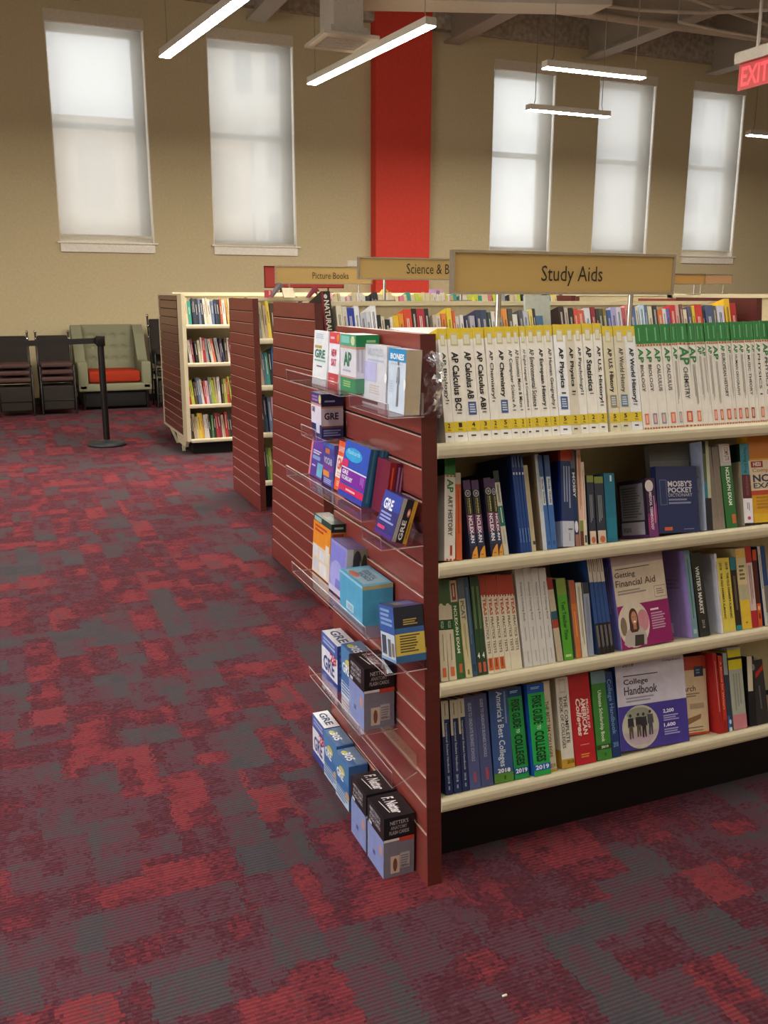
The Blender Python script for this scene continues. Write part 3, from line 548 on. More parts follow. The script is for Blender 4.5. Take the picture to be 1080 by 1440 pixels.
S('paleblue','pale grey-blue book just left of the two sky-blue books','#b9bfc3',{'front':[('r',0,.0,1,.4,'#c4cad0'),('ld',.4,.5,.6,.9,1,'#8f979c')],'left':[('r',0,0,1,1,'#86735d')]})
for i, q in enumerate(('left','right')):
    S('lb%d' % i,'sky-blue book with a white title panel, the %s of the pair' % q,'#3c69a4',{'front':[('r',0,.78,1,1,'#38547d'),('r',.12,.47,.85,.77,'#c7cbcc'),('t','Study Guide',.3,.49,.7,.75,'#2b3038','db'),('r',.3,.05,.7,.09,'#2d4f80')]}, group='sky-blue books')
S('navyor','wide navy book with orange top and white foot on the second shelf','#23345f',{'front':[('r',0,.875,1,1,'#b54a2c'),('r',0,0,1,.26,'#b9bcc6'),('ld',.15,.35,.8,.82,3,'#8c97ae'),('r',.5,.17,.85,.185,'#55586a'),('ld',.5,.03,.7,.14,1,'#8f929e')],'left':[('r',0,.875,1,1,'#7a2a1c'),('r',0,0,1,1,'#1d2d6a'),('r',0,0,1,.26,'#9ea6bd'),('r',0,.875,1,1,'#8a2f1e')]})
S('wd','slim dark blue book with white lettering right of the wide navy book','#26314c',{'front':[('r',0,.8,1,1,'#5a5f66'),('t','MOSBY',.2,.5,.8,.76,'#d8dade','db'),('r',0,.2,1,.46,'#1c2c55'),('e',.5,.2,.4,.06,'#d8d8de'),('r',.1,0,.9,.12,'#a06a5a')]})
S('pinkor','pale peach book with a green and brown foot','#d6b29a',{'front':[('ld',.3,.3,.75,.95,2,'#b5623f'),('r',.1,.15,.9,.26,'#78863f'),('r',.1,0,.9,.15,'#5f3326')]})
S('ws','slim cream book with orange lettering on the second shelf','#d8ccb8',{'front':[('ld',.35,.2,.65,.9,1,'#c4603a'),('r',.2,.03,.8,.12,'#3d4438')]})
for i, q in enumerate(('left','right')):
    S('nv%d' % i,'short dark book with a lime top and photo foot, the %s twin' % q,'#2a2f3c',{'front':[('r',0,.9,1,1,'#7d8540'),('ld',.25,.24,.75,.72,3,'#85898c'),('r',.05,0,.95,.19,'#cbb9a4'),('e',.55,.06,.3,.05,'#b5663f')]}, group='short dark lime-topped books')
S('teal','short thick teal book on the second shelf','#17697f',{'front':[('r',.55,.88,.72,.97,'#cfe0e2'),('r',.1,.05,.9,.35,'#1c7488')],'left':[('r',0,0,1,1,'#135468')]},d=.15)
S('medterm','black and magenta dictionary, its grey back cover panel showing','#2a1834',{'front':[('r',0,.4,1,1,'#33183c'),('r',0,0,1,.4,'#6b2a66'),('p',[(0,.1),(1,.3),(1,.6),(0,.3)],'#8a2f62'),('e',.35,.87,.42,.1,'#cfc6c2'),('t','MEDICAL TERMINOLOGY',.28,.12,.55,.76,'#d9c3d3','db'),('ld',.65,.2,.85,.7,1,'#b78ab0')],'left':[('r',0,0,1,1,'#241a2c'),('r',.08,.3,.9,.93,'#857f84'),('l',.14,.34,.85,.88,12,'#5b5660'),('r',.06,.05,.88,.27,'#a29aa4'),('ld',.1,.08,.4,.18,9,'#3b3740'),('r',.0,0,1,.04,'#5d2a62')]},d=.125)
S('mosby','navy pocket dictionary standing face out on the second shelf','#222c55',{'front':[('r',.07,.42,.24,.8,'#5a648c'),('r',.085,.43,.225,.79,'#27315a'),('t',"MOSBY'S",.27,.69,.86,.78,'#c9c6cc','b'),('t','POCKET',.27,.6,.86,.68,'#c9c6cc','b'),('t','DICTIONARY',.27,.54,.86,.59,'#a9a8b4',''),('l',.27,.42,.86,.52,2,'#7f84a0'),('r',.13,.04,.32,.09,'#c2592f'),('l',.6,.04,.9,.06,1,'#8087a6')]},d=.022)
S('greyback','tall grey book face out behind the navy pocket dictionary','#64635f',{'front':[('r',0,.82,1,1,'#55554f'),('l',.1,.5,.8,.7,3,'#74726d')]},d=.02)
S('whitelean','thin book with a pale blue cover and green and teal spine, behind the navy dictionary','#c5cbd6',{'front':[('r',0,.86,1,1,'#1f2019'),('r',0,.55,.5,.86,'#4f5b35'),('r',0,.36,.5,.55,'#2d7382'),('r',0,0,1,.36,'#22242a'),('r',.5,.36,1,1,'#b8bb9c')],'left':[('r',0,0,1,1,'#b4bdd3'),('l',.1,.3,.9,.8,9,'#98a3bd'),('ld',.1,.05,.5,.2,8,'#6a7590')]},d=.15)
for i, q in enumerate(('left','right')):
    S('gp%d' % i,'book shelved pages outward, grey fore edge, the %s of two' % q,'#8f8272',{'front':[('ld',.05,0,.95,.99,7,'#7f7365')]}, group='pages-out books')
S('npn','thick green nursing exam book with a white spine top','#2f6b33',{'front':[('r',0,.74,1,1,'#c3bdb6'),('r',.35,.79,.95,.97,'#d9d3cc'),('t','COMPLETE',.45,.8,.85,.96,'#6d3a34','d'),('t','NCLEX-PN EXAM',.38,.27,.72,.72,'#e4eadc','db'),('r',.55,.05,.9,.16,'#bf6a3c')],'left':[('r',0,.74,1,1,'#a49d99'),('e',.3,.88,.22,.07,'#4a2b30'),('r',.1,.02,.4,.15,'#a9b4a2'),('l',.1,.3,.8,.6,6,'#285a2b')]},d=.14)
S('tealmar','book with a teal, maroon and white banded spine left of the yellow one','#c9c4c2',{'front':[('r',0,.62,1,1,'#3f8c99'),('t','Nursing Drug',.3,.64,.7,.95,'#1d3b4c','d'),('r',0,.33,1,.62,'#5b2429'),('t','HANDBOOK',.4,.36,.7,.6,'#8d5a58','d'),('r',0,.03,1,.33,'#e6e4e8'),('r',0,0,1,.03,'#1c1a1c'),('ld',.35,.17,.7,.28,2,'#7d7a80'),('e',.55,.09,.18,.022,'#c24a6a')],'left':[('r',0,.78,1,1,'#173029'),('r',0,.35,.3,.6,'#1c2a1e'),('r',0,0,1,.78,'#9c8f78')]},d=.13)
S('yelface','large yellow review book face out at the right picture edge','#d59d22',{'front':[('r',0,.72,1,1,'#bf7420'),('e',.62,.8,.22,.13,'#d3a52a'),('r',0,.36,.96,.7,'#d3bea0'),('r',.03,.62,.2,.69,'#8c2f2c'),('t','HESI',.06,.635,.17,.68,'#e5d3c2','b'),('t','Comprehensive Review',.04,.555,.95,.61,'#a06a3a'),('t','NCLEX-RN',.04,.455,.8,.54,'#27384f','b'),('t','EXAMINATION',.04,.385,.95,.445,'#27384f'),('r',0,.31,.96,.36,'#b54428'),('l',.06,.15,.9,.3,4,'#ad7c1e'),('r',0,.0,1,.1,'#d9ad28')]},d=.04)
# third shelf
for i, q in enumerate(('nearest the end panel','second from the end panel')):
    S('nc%d' % i,'cream exam book with green bands and an orange label, ' + q,'#d3c9ac',{'front':[('r',0,.74,1,1,'#46613a'),('p',[(.05,.62),(.95,.6),(.95,.72),(.6,.76),(.3,.76),(.05,.7)],'#cfc2a8'),('r',0,.5,1,.6,'#1f4a26'),('t','NCLEX',.3,.515,.7,.585,'#b9c8a6','d'),('ld',.4,.15,.62,.46,1,'#8d8468'),('r',.25,.04,.75,.13,'#cf6a3a')]}, group='cream exam books with green bands')
S('nrn','green nursing exam book with a red cover stamp on its cream top','#3a6436',{'front':[('r',0,.78,1,1,'#c9bd9c'),('r',.2,.8,.8,.97,'#8c4b44'),('ld',.35,.82,.65,.95,1,'#d8cbb4'),('t','NCLEX-RN EXAM',.3,.26,.72,.74,'#dce4c8','db'),('r',.4,.06,.8,.15,'#c0643a')]})
S('pcat','cream book with a slate top and large grey capitals','#cbc193',{'front':[('r',0,.79,1,1,'#5c6670'),('t','PCAT',.2,.58,.8,.77,'#5d6f78','db'),('ld',.35,.2,.65,.54,2,'#99906a'),('r',.3,.03,.6,.08,'#7d7550')]})
S('dkblue','slim slate blue book left of the slim dark green pair','#39506a',{'front':[('ld',.3,.3,.7,.9,2,'#6d8397'),('r',.2,.05,.8,.12,'#26384c')]})
for i, q in enumerate(('left','right')):
    S('dg%d' % i,'slim dark green book numbered 4 on its foot, the %s of two' % q,'#2b472c',{'front':[('ld',.25,.45,.75,.9,2,'#80945f'),('t','4',.25,.17,.75,.23,'#e2e4d4','b'),('r',.25,.03,.85,.13,'#b9574a')]}, group='slim dark green books')
for i in range(6):
    S('te%d' % i,'white practice tests book with a red top, %s of six alike' % ('first, with an orange label','second, with an orange label','third, with an orange label','fourth','fifth','last')[i],'#d9d0b6',{'front':[('r',0,.79,1,1,'#a83c28'),('hatch',0,.775,1,.795,4,'#a83c28','#d9d0b6'),('t','TEAS',.24,.585,.78,.765,'#bf5133','db'),('t','PRACTICE TESTS',.26,.2,.72,.57,'#55483a','d')]+([('r',.1,.03,.9,.155,'#c9602e'),('ld',.35,.04,.65,.145,1,'#5f2a14')] if i < 3 else [])}, group='practice tests books')
for i in range(4):
    S('an%d' % i,'tall white coloring book, %s of four alike' % ('leftmost','second','third','rightmost')[i],'#cbc8c1',{'front':[('t','Anatomy Coloring Book',.4,.46,.72,.86,'#5d5c5c','d'),('ld',.4,.22,.65,.4,1,'#9f9d99'),('ld',.4,.04,.7,.16,1,'#a9a7a3')]}, group='tall white coloring books')
S('multi','book with red, cream and teal cover squares, beside the coloring books','#b3a68c',{'front':[('r',0,.86,1,1,'#8f2a24'),('r',0,.5,1,.6,'#27505c'),('r',0,.4,1,.5,'#9a3a28')],'left':[('r',0,.86,1,1,'#8f2a24'),('r',0,.6,1,.86,'#9f9682'),('r',0,.45,1,.58,'#27505c'),('r',0,.4,1,.45,'#a54029'),('hatch',0,.02,.25,.38,9,'#c8c2b2','#6d685d')]},d=.12)
S('green','bright green test prep book with a lime top','#4f9a2a',{'front':[('r',0,.8,1,1,'#7a8f3a'),('t','Test Teacher Time',.3,.25,.7,.72,'#24481c','db'),('r',.2,.04,.8,.07,'#b7cf8a')],'left':[('r',0,0,1,1,'#3c5a30')]},d=.17)
S('orsl','slim orange book in the gap right of the bright green one','#c06a30',{'front':[('r',0,.7,1,1,'#a8573a'),('ld',.4,.2,.65,.6,1,'#e0a878')],'left':[('r',0,0,1,1,'#8c7b6d')]})
S('whs','slim cream book right of the slim orange one','#cfc8b4',{'front':[('ld',.3,.1,.7,.95,2,'#857f70')]})
S('grs','slim grey-blue book left of the blue quartet','#8d93a3',{'front':[('r',0,.85,1,1,'#33343a'),('ld',.3,.1,.7,.8,2,'#71778a')],'left':[('r',0,0,1,1,'#9aa0b0')]})
for i in range(4):
    S('bw%d' % i,'thin tall blue book with a white top, %s of four alike' % ('leftmost','second','third','rightmost')[i],'#2b4a80',{'front':[('r',0,.7,1,1,'#c6bfae'),('ld',.3,.73,.7,.96,1,'#6a665c'),('r',0,.0,1,.3,'#231d1c'),('ld',.2,.05,.8,.28,2,'#8d857c')]}, group='thin blue books with white tops')
S('gfa','cream and magenta financial aid book face out, photo of a smiling woman','#cdbda6',{'front':[('r',0,.90,1,1,'#b09a96'),('r',.05,.86,.72,.868,'#3a3030'),('t','Getting',.03,.755,.42,.83,'#5c4c4a'),('t','Financial Aid',.03,.67,.8,.745,'#5c4c4a'),('l',.05,.58,.6,.64,2,'#94837c'),('r',.75,.5,.98,.63,'#a08f86'),('r',.76,.51,.97,.62,'#cdbda6'),('l',.79,.53,.94,.6,3,'#8d7d76'),('r',0,0,1,.47,'#8a1c5c'),('e',.28,.255,.3,.25,'#cfc2ae'),('e',.46,.28,.11,.12,'#c2808a'),('e',.08,.25,.06,.1,'#7d6a58'),('p',[(.05,.06),(.12,.02),(.48,.02),(.5,.12),(.44,.2),(.36,.24),(.22,.24),(.1,.17)],'#b0a69c'),('e',.28,.33,.085,.1,'#4a2b22'),('p',[(.195,.33),(.365,.33),(.37,.2),(.33,.17),(.22,.17),(.19,.2)],'#4a2b22'),('r',.26,.2,.32,.26,'#a8755c'),('e',.29,.32,.055,.075,'#b98468'),('e',.27,.335,.008,.006,'#3a241e'),('e',.315,.335,.008,.006,'#3a241e'),('e',.293,.283,.026,.011,'#efe6dc'),('p',[(.24,.02),(.42,.02),(.44,.13),(.27,.14)],'#3c3431'),('r',.62,.37,.78,.39,'#e3cfd8'),('l',.62,.16,.9,.35,7,'#c48fae')],'left':[('r',0,0,1,1,'#6f6cb5'),('ld',.3,.3,.7,.9,2,'#9a98cc')]},d=.05)
S('tealgr','book with a teal-grey spine and a lilac back cover with a label','#6d8f96',{'front':[('ld',.35,.2,.65,.9,1,'#3f5a62'),('r',.2,.05,.8,.1,'#9cb3b6')],'left':[('r',0,0,1,1,'#9c86c9'),('r',.12,.04,.5,.16,'#c9c3d6'),('ld',.16,.06,.4,.12,7,'#857da0'),('l',.4,.55,.8,.68,3,'#866fb5')]},d=.16)
S('writer','black book with a bold white spine title, right of the lilac cover',"#25261f",{'front':[('t',"WRITER'S MARKET",.28,.27,.66,.84,'#d8d6cc','db'),('t','2018',.35,.1,.6,.2,'#a5a49a','d'),('r',0,0,1,.05,'#2e2f28')],'left':[('r',0,0,1,1,'#2b2c28')]},d=.17)
S('whtcov','thin white book showing its white cover right of the bold-titled black one','#d5d1cb',{'front':[('ld',.3,.1,.7,.9,1,'#9d9994')],'left':[('r',0,0,1,1,'#c3c4d2'),('l',.1,.45,.6,.85,8,'#b1b1c2'),('r',.02,.18,.3,.36,'#33323c'),('ld',.04,.04,.2,.12,6,'#4d4c58')]},d=.16)
for i, q in enumerate(('left','right')):
    S('ye%d' % i,'yellow almanac paperback, the %s of the pair' % q,'#d6c24e',{'front':[('r',0,.0,1,.02,'#c9bd8a'),('t','2018',.3,.84,.7,.94,'#5d5320','db'),('t',"THE OLD FARMER'S ALMANAC",.3,.18,.66,.8,'#4a4322','db')],'left':[('r',0,0,1,1,'#c7b64a')]}, group='yellow almanacs')
S('tb','dark brown book with a teal top, right of the yellow almanacs','#2c2118',{'front':[('r',0,.83,1,1,'#26717c'),('ld',.3,.2,.7,.75,2,'#7d6d5a'),('r',0,0,1,.07,'#2a7f86')]},d=.16)
S('cy','cream and yellow book left of the red-topped book','#cfbd8e',{'front':[('r',0,.88,1,1,'#d6b25a'),('l',.2,.6,.8,.8,4,'#75694a'),('r',0,.36,1,.55,'#b3ab8a'),('r',0,0,1,.36,'#d9b534'),('r',.4,.07,.6,.09,'#8d7420')]})
S('rw','white-bodied book with red top and foot on the third shelf','#cbb4ac',{'front':[('r',0,.8,1,1,'#a92e22'),('ld',.25,.26,.75,.77,2,'#8d6a62'),('r',0,0,1,.21,'#a8242c')]})
S('ro','slim dark red book with an orange foot on the third shelf','#4c1a12',{'front':[('r',0,.86,1,1,'#bf4a25'),('r',0,0,1,.3,'#c65a28'),('e',.5,.24,.3,.03,'#d9b08a'),('r',.3,.1,.7,.17,'#7a1f18')]})
S('bf','blue book with a photo cover at the right edge of the third shelf','#22406e',{'front':[('r',0,0,.35,1,'#c2bcae'),('ld',.1,.3,.25,.9,1,'#6d675a'),('r',.35,0,1,.5,'#6d6a68'),('r',.35,0,1,.16,'#8fa9b2')],'left':[('r',0,0,1,1,'#1d355e')]},d=.16)
# bottom shelf
for i, q in enumerate(('nearest the end panel','in the middle of three alike','rightmost of three alike')):
    S('is%d' % i,'navy student handbook with a white top, ' + q,'#1d2a52',{'front':[('r',0,.8,1,1,'#c0b9a2'),('ld',.4,.83,.6,.97,1,'#55513f'),('r',0,.62,.3,.8,'#c0b9a2'),('t','International Student Handbook',.42,.23,.68,.76,'#b6bfd0','d'),('t','2018',.36,.12,.64,.2,'#b9c2d2','d'),('r',.4,.05,.6,.09,'#8792ad')]}, group='navy student handbooks')
S('gg0','slate blue guide with a red foot mark, the left of two alike','#4a527c',{'front':[('t','GUIDE TO GRADUATE BUSINESS SCHOOLS',.34,.3,.64,.93,'#a7adbf','d'),('t','BARRON\'S',.4,.07,.66,.18,'#c04a4a','db')]},group='slate blue school guides')
S('gg1','slate blue guide with a red foot mark, the right of two alike','#454c74',{'front':[('t','GUIDE TO GRADUATE BUSINESS SCHOOLS',.4,.32,.66,.95,'#a7adbf','d'),('t','BARRON\'S',.42,.07,.68,.2,'#c04a4a','db')]},group='slate blue school guides')
S('abc','wide blue book with a tall white serif title and a green foot','#355183',{'front':[("t","America's Best Colleges",.26,.17,.68,.985,'#c9d0da','d'),('ld',.72,.5,.88,.98,1,'#7386a8'),('t','2018',.2,.105,.85,.15,'#e6e8e6','b'),('r',0,0,1,.1,'#4e7f2a'),('r',.5,.03,.6,.07,'#2c4a1a')],'left':[('r',0,0,1,1,'#2c4675')]})
for i, q in enumerate(('left','right one, pulled forward')):
    S('fi%d' % i,'bright green and blue guide to colleges, the ' + q,'#23a34a' if i else '#1f8d42',{'front':[('r',0,.9,1,1,'#1d55a5' if i else '#17416f'),('l',.2,.94,.8,.97,2,'#9fbbe0'),('t','FISKE GUIDE',.2,.56,.78,.87,'#14301a','db'),('t','TO',.38,.5,.62,.545,'#bfe6c2','db'),('t','COLLEGES',.2,.15,.78,.485,'#14301a','db'),('r',0,.055,1,.125,'#1d55a5' if i else '#1b4a80'),('t','2019',.1,.065,.9,.115,'#dce6f2','b')],'left':[('r',0,0,1,1,'#1b4f9f')]}, group='guides to colleges')
S('b384','cream guide with black capitals, half behind the bright green guide','#c6bca2',{'front':[('r',.15,.72,.85,.97,'#d3cab2'),('t','THE BEST 384 COLLEGES',.15,.16,.62,.78,'#3b362c','d'),('t','2019',.1,.04,.85,.09,'#8a6a20','b'),('r',0,0,1,.03,'#b59a3c')],'left':[('r',0,0,1,1,'#a89c84')]})
S('ccc','white book with black capitals and a gold foot','#d3cdbf',{'front':[('r',.25,.83,.75,.98,'#b9b2a0'),('r',.3,.845,.7,.965,'#d3cdbf'),('t','THE COMPLETE',.5,.27,.78,.8,'#2b2924','d'),('t','BOOK OF COLLEGES',.16,.22,.42,.78,'#2b2924','d'),('r',0,0,1,.1,'#b8912e'),('t','2018',.4,.045,.95,.085,'#4d3a14','b')],'left':[('r',0,0,1,1,'#c6c0ae'),('r',0,0,1,.2,'#b8912e')]})
S('red','thick red book with white lettering on the bottom shelf','#b01f27',{'front':[('t','PROFILES OF',.74,.38,.86,.7,'#e6c9c2','db'),('t','AMERICAN',.5,.32,.72,.72,'#ecd8cf','db'),('t','Colleges',.18,.31,.48,.72,'#ecd2ca','dib'),('l',.3,.205,.75,.22,1,'#d98a80'),('l',.3,.07,.78,.12,2,'#d98a3a')]})
S('grn','green scholarship book with a grey top','#3d7d33',{'front':[('r',0,.86,1,1,'#6d8a92'),('t','Ultimate Scholarship Book',.3,.2,.62,.78,'#d6e4c9','d'),('r',0,.12,1,.17,'#27461f'),('t','2019',.3,.13,.8,.16,'#cfe0c0','b'),('r',.5,.04,.6,.08,'#285a20')]})
S('chs','navy handbook standing left of the face-out white handbook','#1d3566',{'front':[('t','College Handbook',.12,.27,.75,.92,'#6f97b4','d'),('t','2018',.2,.12,.8,.18,'#6f97b4','b')],'left':[('r',0,0,1,1,'#16264a')]})
def walker(u, v, s, c='#2e2c30'):
    return [('e',u,v+.30*s,.035*s,.033*s,'#3a2f2b'),('p',[(u-.075*s,v+.05*s),(u-.07*s,v+.25*s),(u+.07*s,v+.25*s),(u+.085*s,v+.05*s),(u+.05*s,v+.08*s),(u-.045*s,v+.08*s)],c),('p',[(u-.05*s,v+.09*s),(u-.055*s,v-.16*s),(u-.015*s,v-.17*s),(u,v),(u+.02*s,v-.17*s),(u+.05*s,v-.16*s),(u+.05*s,v+.09*s)],c if u > .3 else '#5a4c40')]
S('chb','white and violet handbook face out, photo circle of four students walking','#c8c3cf',{'front':[('r',0,0,1,.5,'#453a8e'),('t','2018',.1,.94,.26,.985,'#6a656e'),('t','CollegeBoard',.68,.945,.94,.975,'#6a656e'),('r',.1,.83,.6,.84,'#4a4550'),('t','College',.1,.72,.45,.8,'#4c4852'),('t','Handbook',.1,.62,.58,.715,'#4c4852'),('l',.12,.53,.55,.6,2,'#9a96a3'),('e',.3,.25,.265,.245,'#b9b6a2'),('e',.28,.4,.17,.07,'#8d8f80'),('p',[(.05,.2),(.55,.2),(.5,.12),(.4,.05),(.2,.05),(.1,.12)],'#b5a2ac')]+walker(.16,.22,.56)+walker(.27,.23,.54)+walker(.345,.22,.56)+walker(.44,.24,.56,'#4a4c52')+[('t','2,200',.63,.36,.79,.41,'#e0ddec','b'),('l',.63,.27,.86,.345,3,'#a39cd0'),('t','1,600',.63,.2,.8,.25,'#e0ddec','b'),('l',.63,.11,.88,.19,3,'#a39cd0')],'left':[('r',0,0,1,1,'#1c4a86')]},d=.03)
S('srch','cream and red research book face out behind the violet handbook','#cdb797',{'front':[('r',0,.83,1,1,'#a63d28'),('r',.05,.03,.95,.83,'#d2bd9c'),('r',.7,.74,.93,.87,'#2b3d50'),('l',.75,.77,.88,.84,2,'#7f90a0'),('t','Research',.1,.56,.72,.63,'#453a30'),('l',.3,.48,.9,.54,2,'#8d7d64'),('r',.55,.33,.9,.4,'#a8977a'),('p',[(.3,.1),(.8,.2),(.82,.26),(.35,.2)],'#8a6a4a'),('r',.2,.09,.85,.1,'#4a3a2a'),('r',.2,.05,.85,.058,'#4a3a2a'),('r',0,0,1,.03,'#b9452c')]},d=.018)
S('rd0','slim crimson book, the left of two right of the face-out research book','#a3201f',{'front':[('ld',.35,.2,.65,.9,1,'#d98a7a')]})
S('rd1','slim scarlet book with pale lettering, the right of two','#b3301f',{'front':[('t','A Manual for Writers',.3,.3,.7,.93,'#e3a98c','d'),('r',.1,.0,.9,.16,'#8d1f1d')]})
S('bt','slim blue-black book with a pale top, right of the scarlet one','#2a3744',{'front':[('r',0,.72,1,1,'#8f9a96'),('r',0,.0,.6,.2,'#2b62a0'),('e',.6,.12,.3,.03,'#b9c6cc'),('r',.2,0,.9,.05,'#cfd3cf')]},d=.15)
S('yg','grey book wrapped with two bright yellow bands','#a3a596',{'front':[('r',0,.88,.95,.97,'#c5b81f'),('r',0,.85,1,.88,'#232118'),('r',0,.73,1,.85,'#d0c222'),('ld',.2,.2,.8,.68,3,'#878a7e'),('r',0,.0,1,.18,'#c07a80')],'left':[('r',0,0,1,1,'#8a8590'),('r',0,.73,1,.97,'#b5a81c'),('r',0,.85,1,.88,'#232118'),('r',.1,.03,.8,.17,'#cdb3bd')]},d=.12)
S('dk','black book with a cream label slip on its top, right of the yellow-banded one','#17161a',{'front':[('r',0,.5,.7,1,'#c7bda4')],'left':[('r',0,0,1,1,'#121113')]},d=.12)
S('dk2','dark grey book with a red diagonal flash on the bottom shelf','#2b292b',{'front':[('e',.2,.9,.12,.05,'#7f8584'),('p',[(.3,.72),(1,.85),(1,.92),(.3,.8)],'#a8281f'),('ld',.4,.2,.6,.6,1,'#5d5a5a')]},d=.12)
for key, row in BOOKS.items():
    sh, x, w, h, lean = row[:5]; inset = row[5] if len(row) > 5 else 0
    label, base, prints, d, group, page, cat = STY[key]
    z = ZS[sh-1] + .001; y = near.near(ZS[sh-1]) + .012 + inset; z -= tt*inset
    if key == 'fi1': y -= .012; z += .004
    M = T3(x, y, z) @ RX(-TILT)
    w -= .0008
    M = M @ (T3(w, 0, 0) @ RY(lean) @ T3(-w, 0, 0) if lean > 0 else RY(lean))
    book('book', label, M, (w, d, h), base, prints, group, cat, page)
# ------------------------------------------------------------------ clear shelves and boxes on the slatted end
acr = clear_mat('clear_acrylic', (.98, .975, .98), .12, .06, k=.45); aed = edge_mat()
def acrylic(label, y0, y1, z, xf=.795, lipz=.033, back=.055, drop=0.):
    xb = .9125; t = .004
    s = thing('acrylic_shelf', label, 'display shelf', T3(0, 0, z), 'clear acrylic shelves')
    MB().prism([(xf, 0), (xb, drop), (xb, drop+back), (xb-t, drop+back), (xb-t, drop+t), (xf+t, t), (xf+t-.004, lipz), (xf-.004, lipz)], y0, y1, acr, axis=1).build('tray', s)
    ed = MB(); r = .0016
    for y in (y0, y1): ed.tube([(xf-.002, y, lipz), (xf, y, 0), (xb-.003, y, drop)], r, aed, 6)
    ed.tube([(xf-.002, y0, lipz), (xf-.002, y1, lipz)], r, aed, 6); ed.tube([(xf, y0, 0), (xf, y1, 0)], r*.7, aed, 6)
    ed.build('polished_edge', s)
acrylic('clear shelf holding three tall booklets on the top tier', 2.20, 2.66, 1.243)
acrylic('clear shelf holding the anatomy card boxes on the top tier', 1.935, 2.19, 1.218, .82)
acrylic('small clear shelf under the single navy and white card box', 2.45, 2.585, 1.088, .815)
acrylic('long clear shelf under the orange, blue and maroon boxes', 2.06, 2.70, .9455, .80)
acrylic('short clear shelf under the leaning navy and gold deck', 1.93, 2.05, .9055, .80, .03)
acrylic('long clear shelf under the orange, lavender and light blue boxes', 2.03, 2.66, .645, .80)
acrylic('short clear shelf under the tilted dark blue and yellow box', 1.90, 2.025, .5995, .80, .03)
acrylic('clear shelf under the upper black-lidded flash card box', 2.075, 2.50, .357, .80, .03)
acrylic('empty clear shelf near the bottom of the slatted end', 1.95, 2.27, .262, .84, .045, .05, .03)
PK = 'flash_card_box'
def item(name, label, cat, o, size, base, prints, lean=0, yaw=0, rx=0, group=None, top=None, rough=.28, part='carton'):
    M = T3(*o) @ RZ(yaw) @ RY(lean) @ RX(rx)
    return printed_box(name, label, cat, M, size, base, prints, group, rough, part, top)
def netter(label, y, z, extra=0):
    sig = [('t','F. Netter',.14,.36,.88,.74,'#f0eef0','bi'),('p',[(.25,.24),(.8,.32),(.8,.29),(.25,.215)],'#e4e2e4')]
    item('flash_card_box', label, 'box', (.818, y, z), (.087,.113,.176), '#777580', {
        'left': [('r',0,0,1,.62,'#8290c0'),('r',0,.62,1,1,'#222024'),('t',"NETTER'S",.15,.88,.8,.94,'#b9b4b8'),('t','ANATOMY',.15,.8,.8,.86,'#b9b4b8'),('t','FLASH CARDS',.15,.72,.8,.78,'#b9b4b8'),('e',.83,.42,.1,.09,'#b98f86'),('r',.35,.2,.5,.27,'#4a558a'),('r',.1,.64,.28,.69,'#c9c9d4')],  # bluish lower part: cool daylight from the left put into the colour
        'front': [('r',0,.64,1,1,'#1f1d20'),('t',"NETTER'S",.2,.87,.8,.935,'#a7a1a2'),('t','ANATOMY',.22,.79,.76,.85,'#928c8d'),('t','FLASH CARDS',.18,.71,.82,.77,'#a7a1a2'),('r',0,.6,.5,.64,'#d7d2d0'),('r',.5,.575,1,.64,'#c0432f'),('r',.22,.06,.52,.35,'#c4b3a2'),('e',.37,.2,.07,.11,'#7a4a3a'),('r',.53,.12,.85,.38,'#aaa4a6'),('l',.56,.15,.82,.35,5,'#7d787c'),('ld',.55,.13,.83,.17,10,'#4a464a')],
        'topside': [('r',0,0,1,1,'#222024')]+sig}, group='anatomy flash card boxes', top='#222024')
netter('black-lidded flash card box on the floor, nearest the corner', 1.952, 0.0005)
netter('black-lidded flash card box on the floor, behind another alike', 2.078, 0.0005)
netter('black-lidded flash card box up on a clear shelf', 2.09, .3615)
def gre(label, o, size, alt):
    if alt: P = {'left': [('r',0,.55,1,1,'#4f7fae'),('r',0,0,1,.3,'#b9c9dc'),('l',.05,.05,.95,.3,4,'#3d5f94'),('t','GRE',.1,.5,.6,.7,'#e6ecf2','b'),('e',.5,.72,.22,.09,'#c9c06a'),('e',.9,.3,.14,.1,'#b99a7a')], 'front': [('l',.1,.1,.9,.9,6,'#4a6a9a')], 'topside': [('r',0,.45,.95,1,'#6f8fb0'),('t','305',.25,.15,.7,.6,'#f0f4f6','b'),('e',.25,.3,.14,.16,'#c9cf6a')]}
    else: P = {'left': [('r',0,.72,1,1,'#4a63a8'),('l',.1,.78,.9,.95,2,'#aab6dc'),('r',0,.16,1,.7,'#dfe0ea'),('t','GRE',.12,.22,.82,.55,'#2b3f7c','b'),('t','28',.55,.52,.95,.72,'#b92f3a','b'),('r',0,0,1,.15,'#3a4a94')], 'front': [('l',.1,.1,.9,.9,6,'#6a82b4')], 'topside': [('r',0,0,1,1,'#dfe4ec'),('t','GRE',.12,.25,.85,.75,'#2c4366','b')]}
    item('flash_card_box', label, 'box', o, size, '#3f6da6' if alt else '#4256a0', P, group='test flash card boxes')
gre('white-topped blue flash card box on the floor, farthest from the corner', (.856, 2.533, .0005), (.052,.12,.153), 0)
gre('pale blue flash card box on the floor beside the white-topped one', (.852, 2.408, .0005), (.056,.12,.152), 1)
gre('pale blue flash card box on the floor behind the black-lidded pair', (.846, 2.287, .0005), (.06,.113,.146), 1)
gre('white-topped blue flash card box on a clear shelf above the floor boxes', (.835, 2.345, .3615), (.06,.14,.142), 0)
gre('pale blue flash card box on a clear shelf beside the black-lidded one', (.842, 2.212, .3615), (.06,.12,.155), 1)
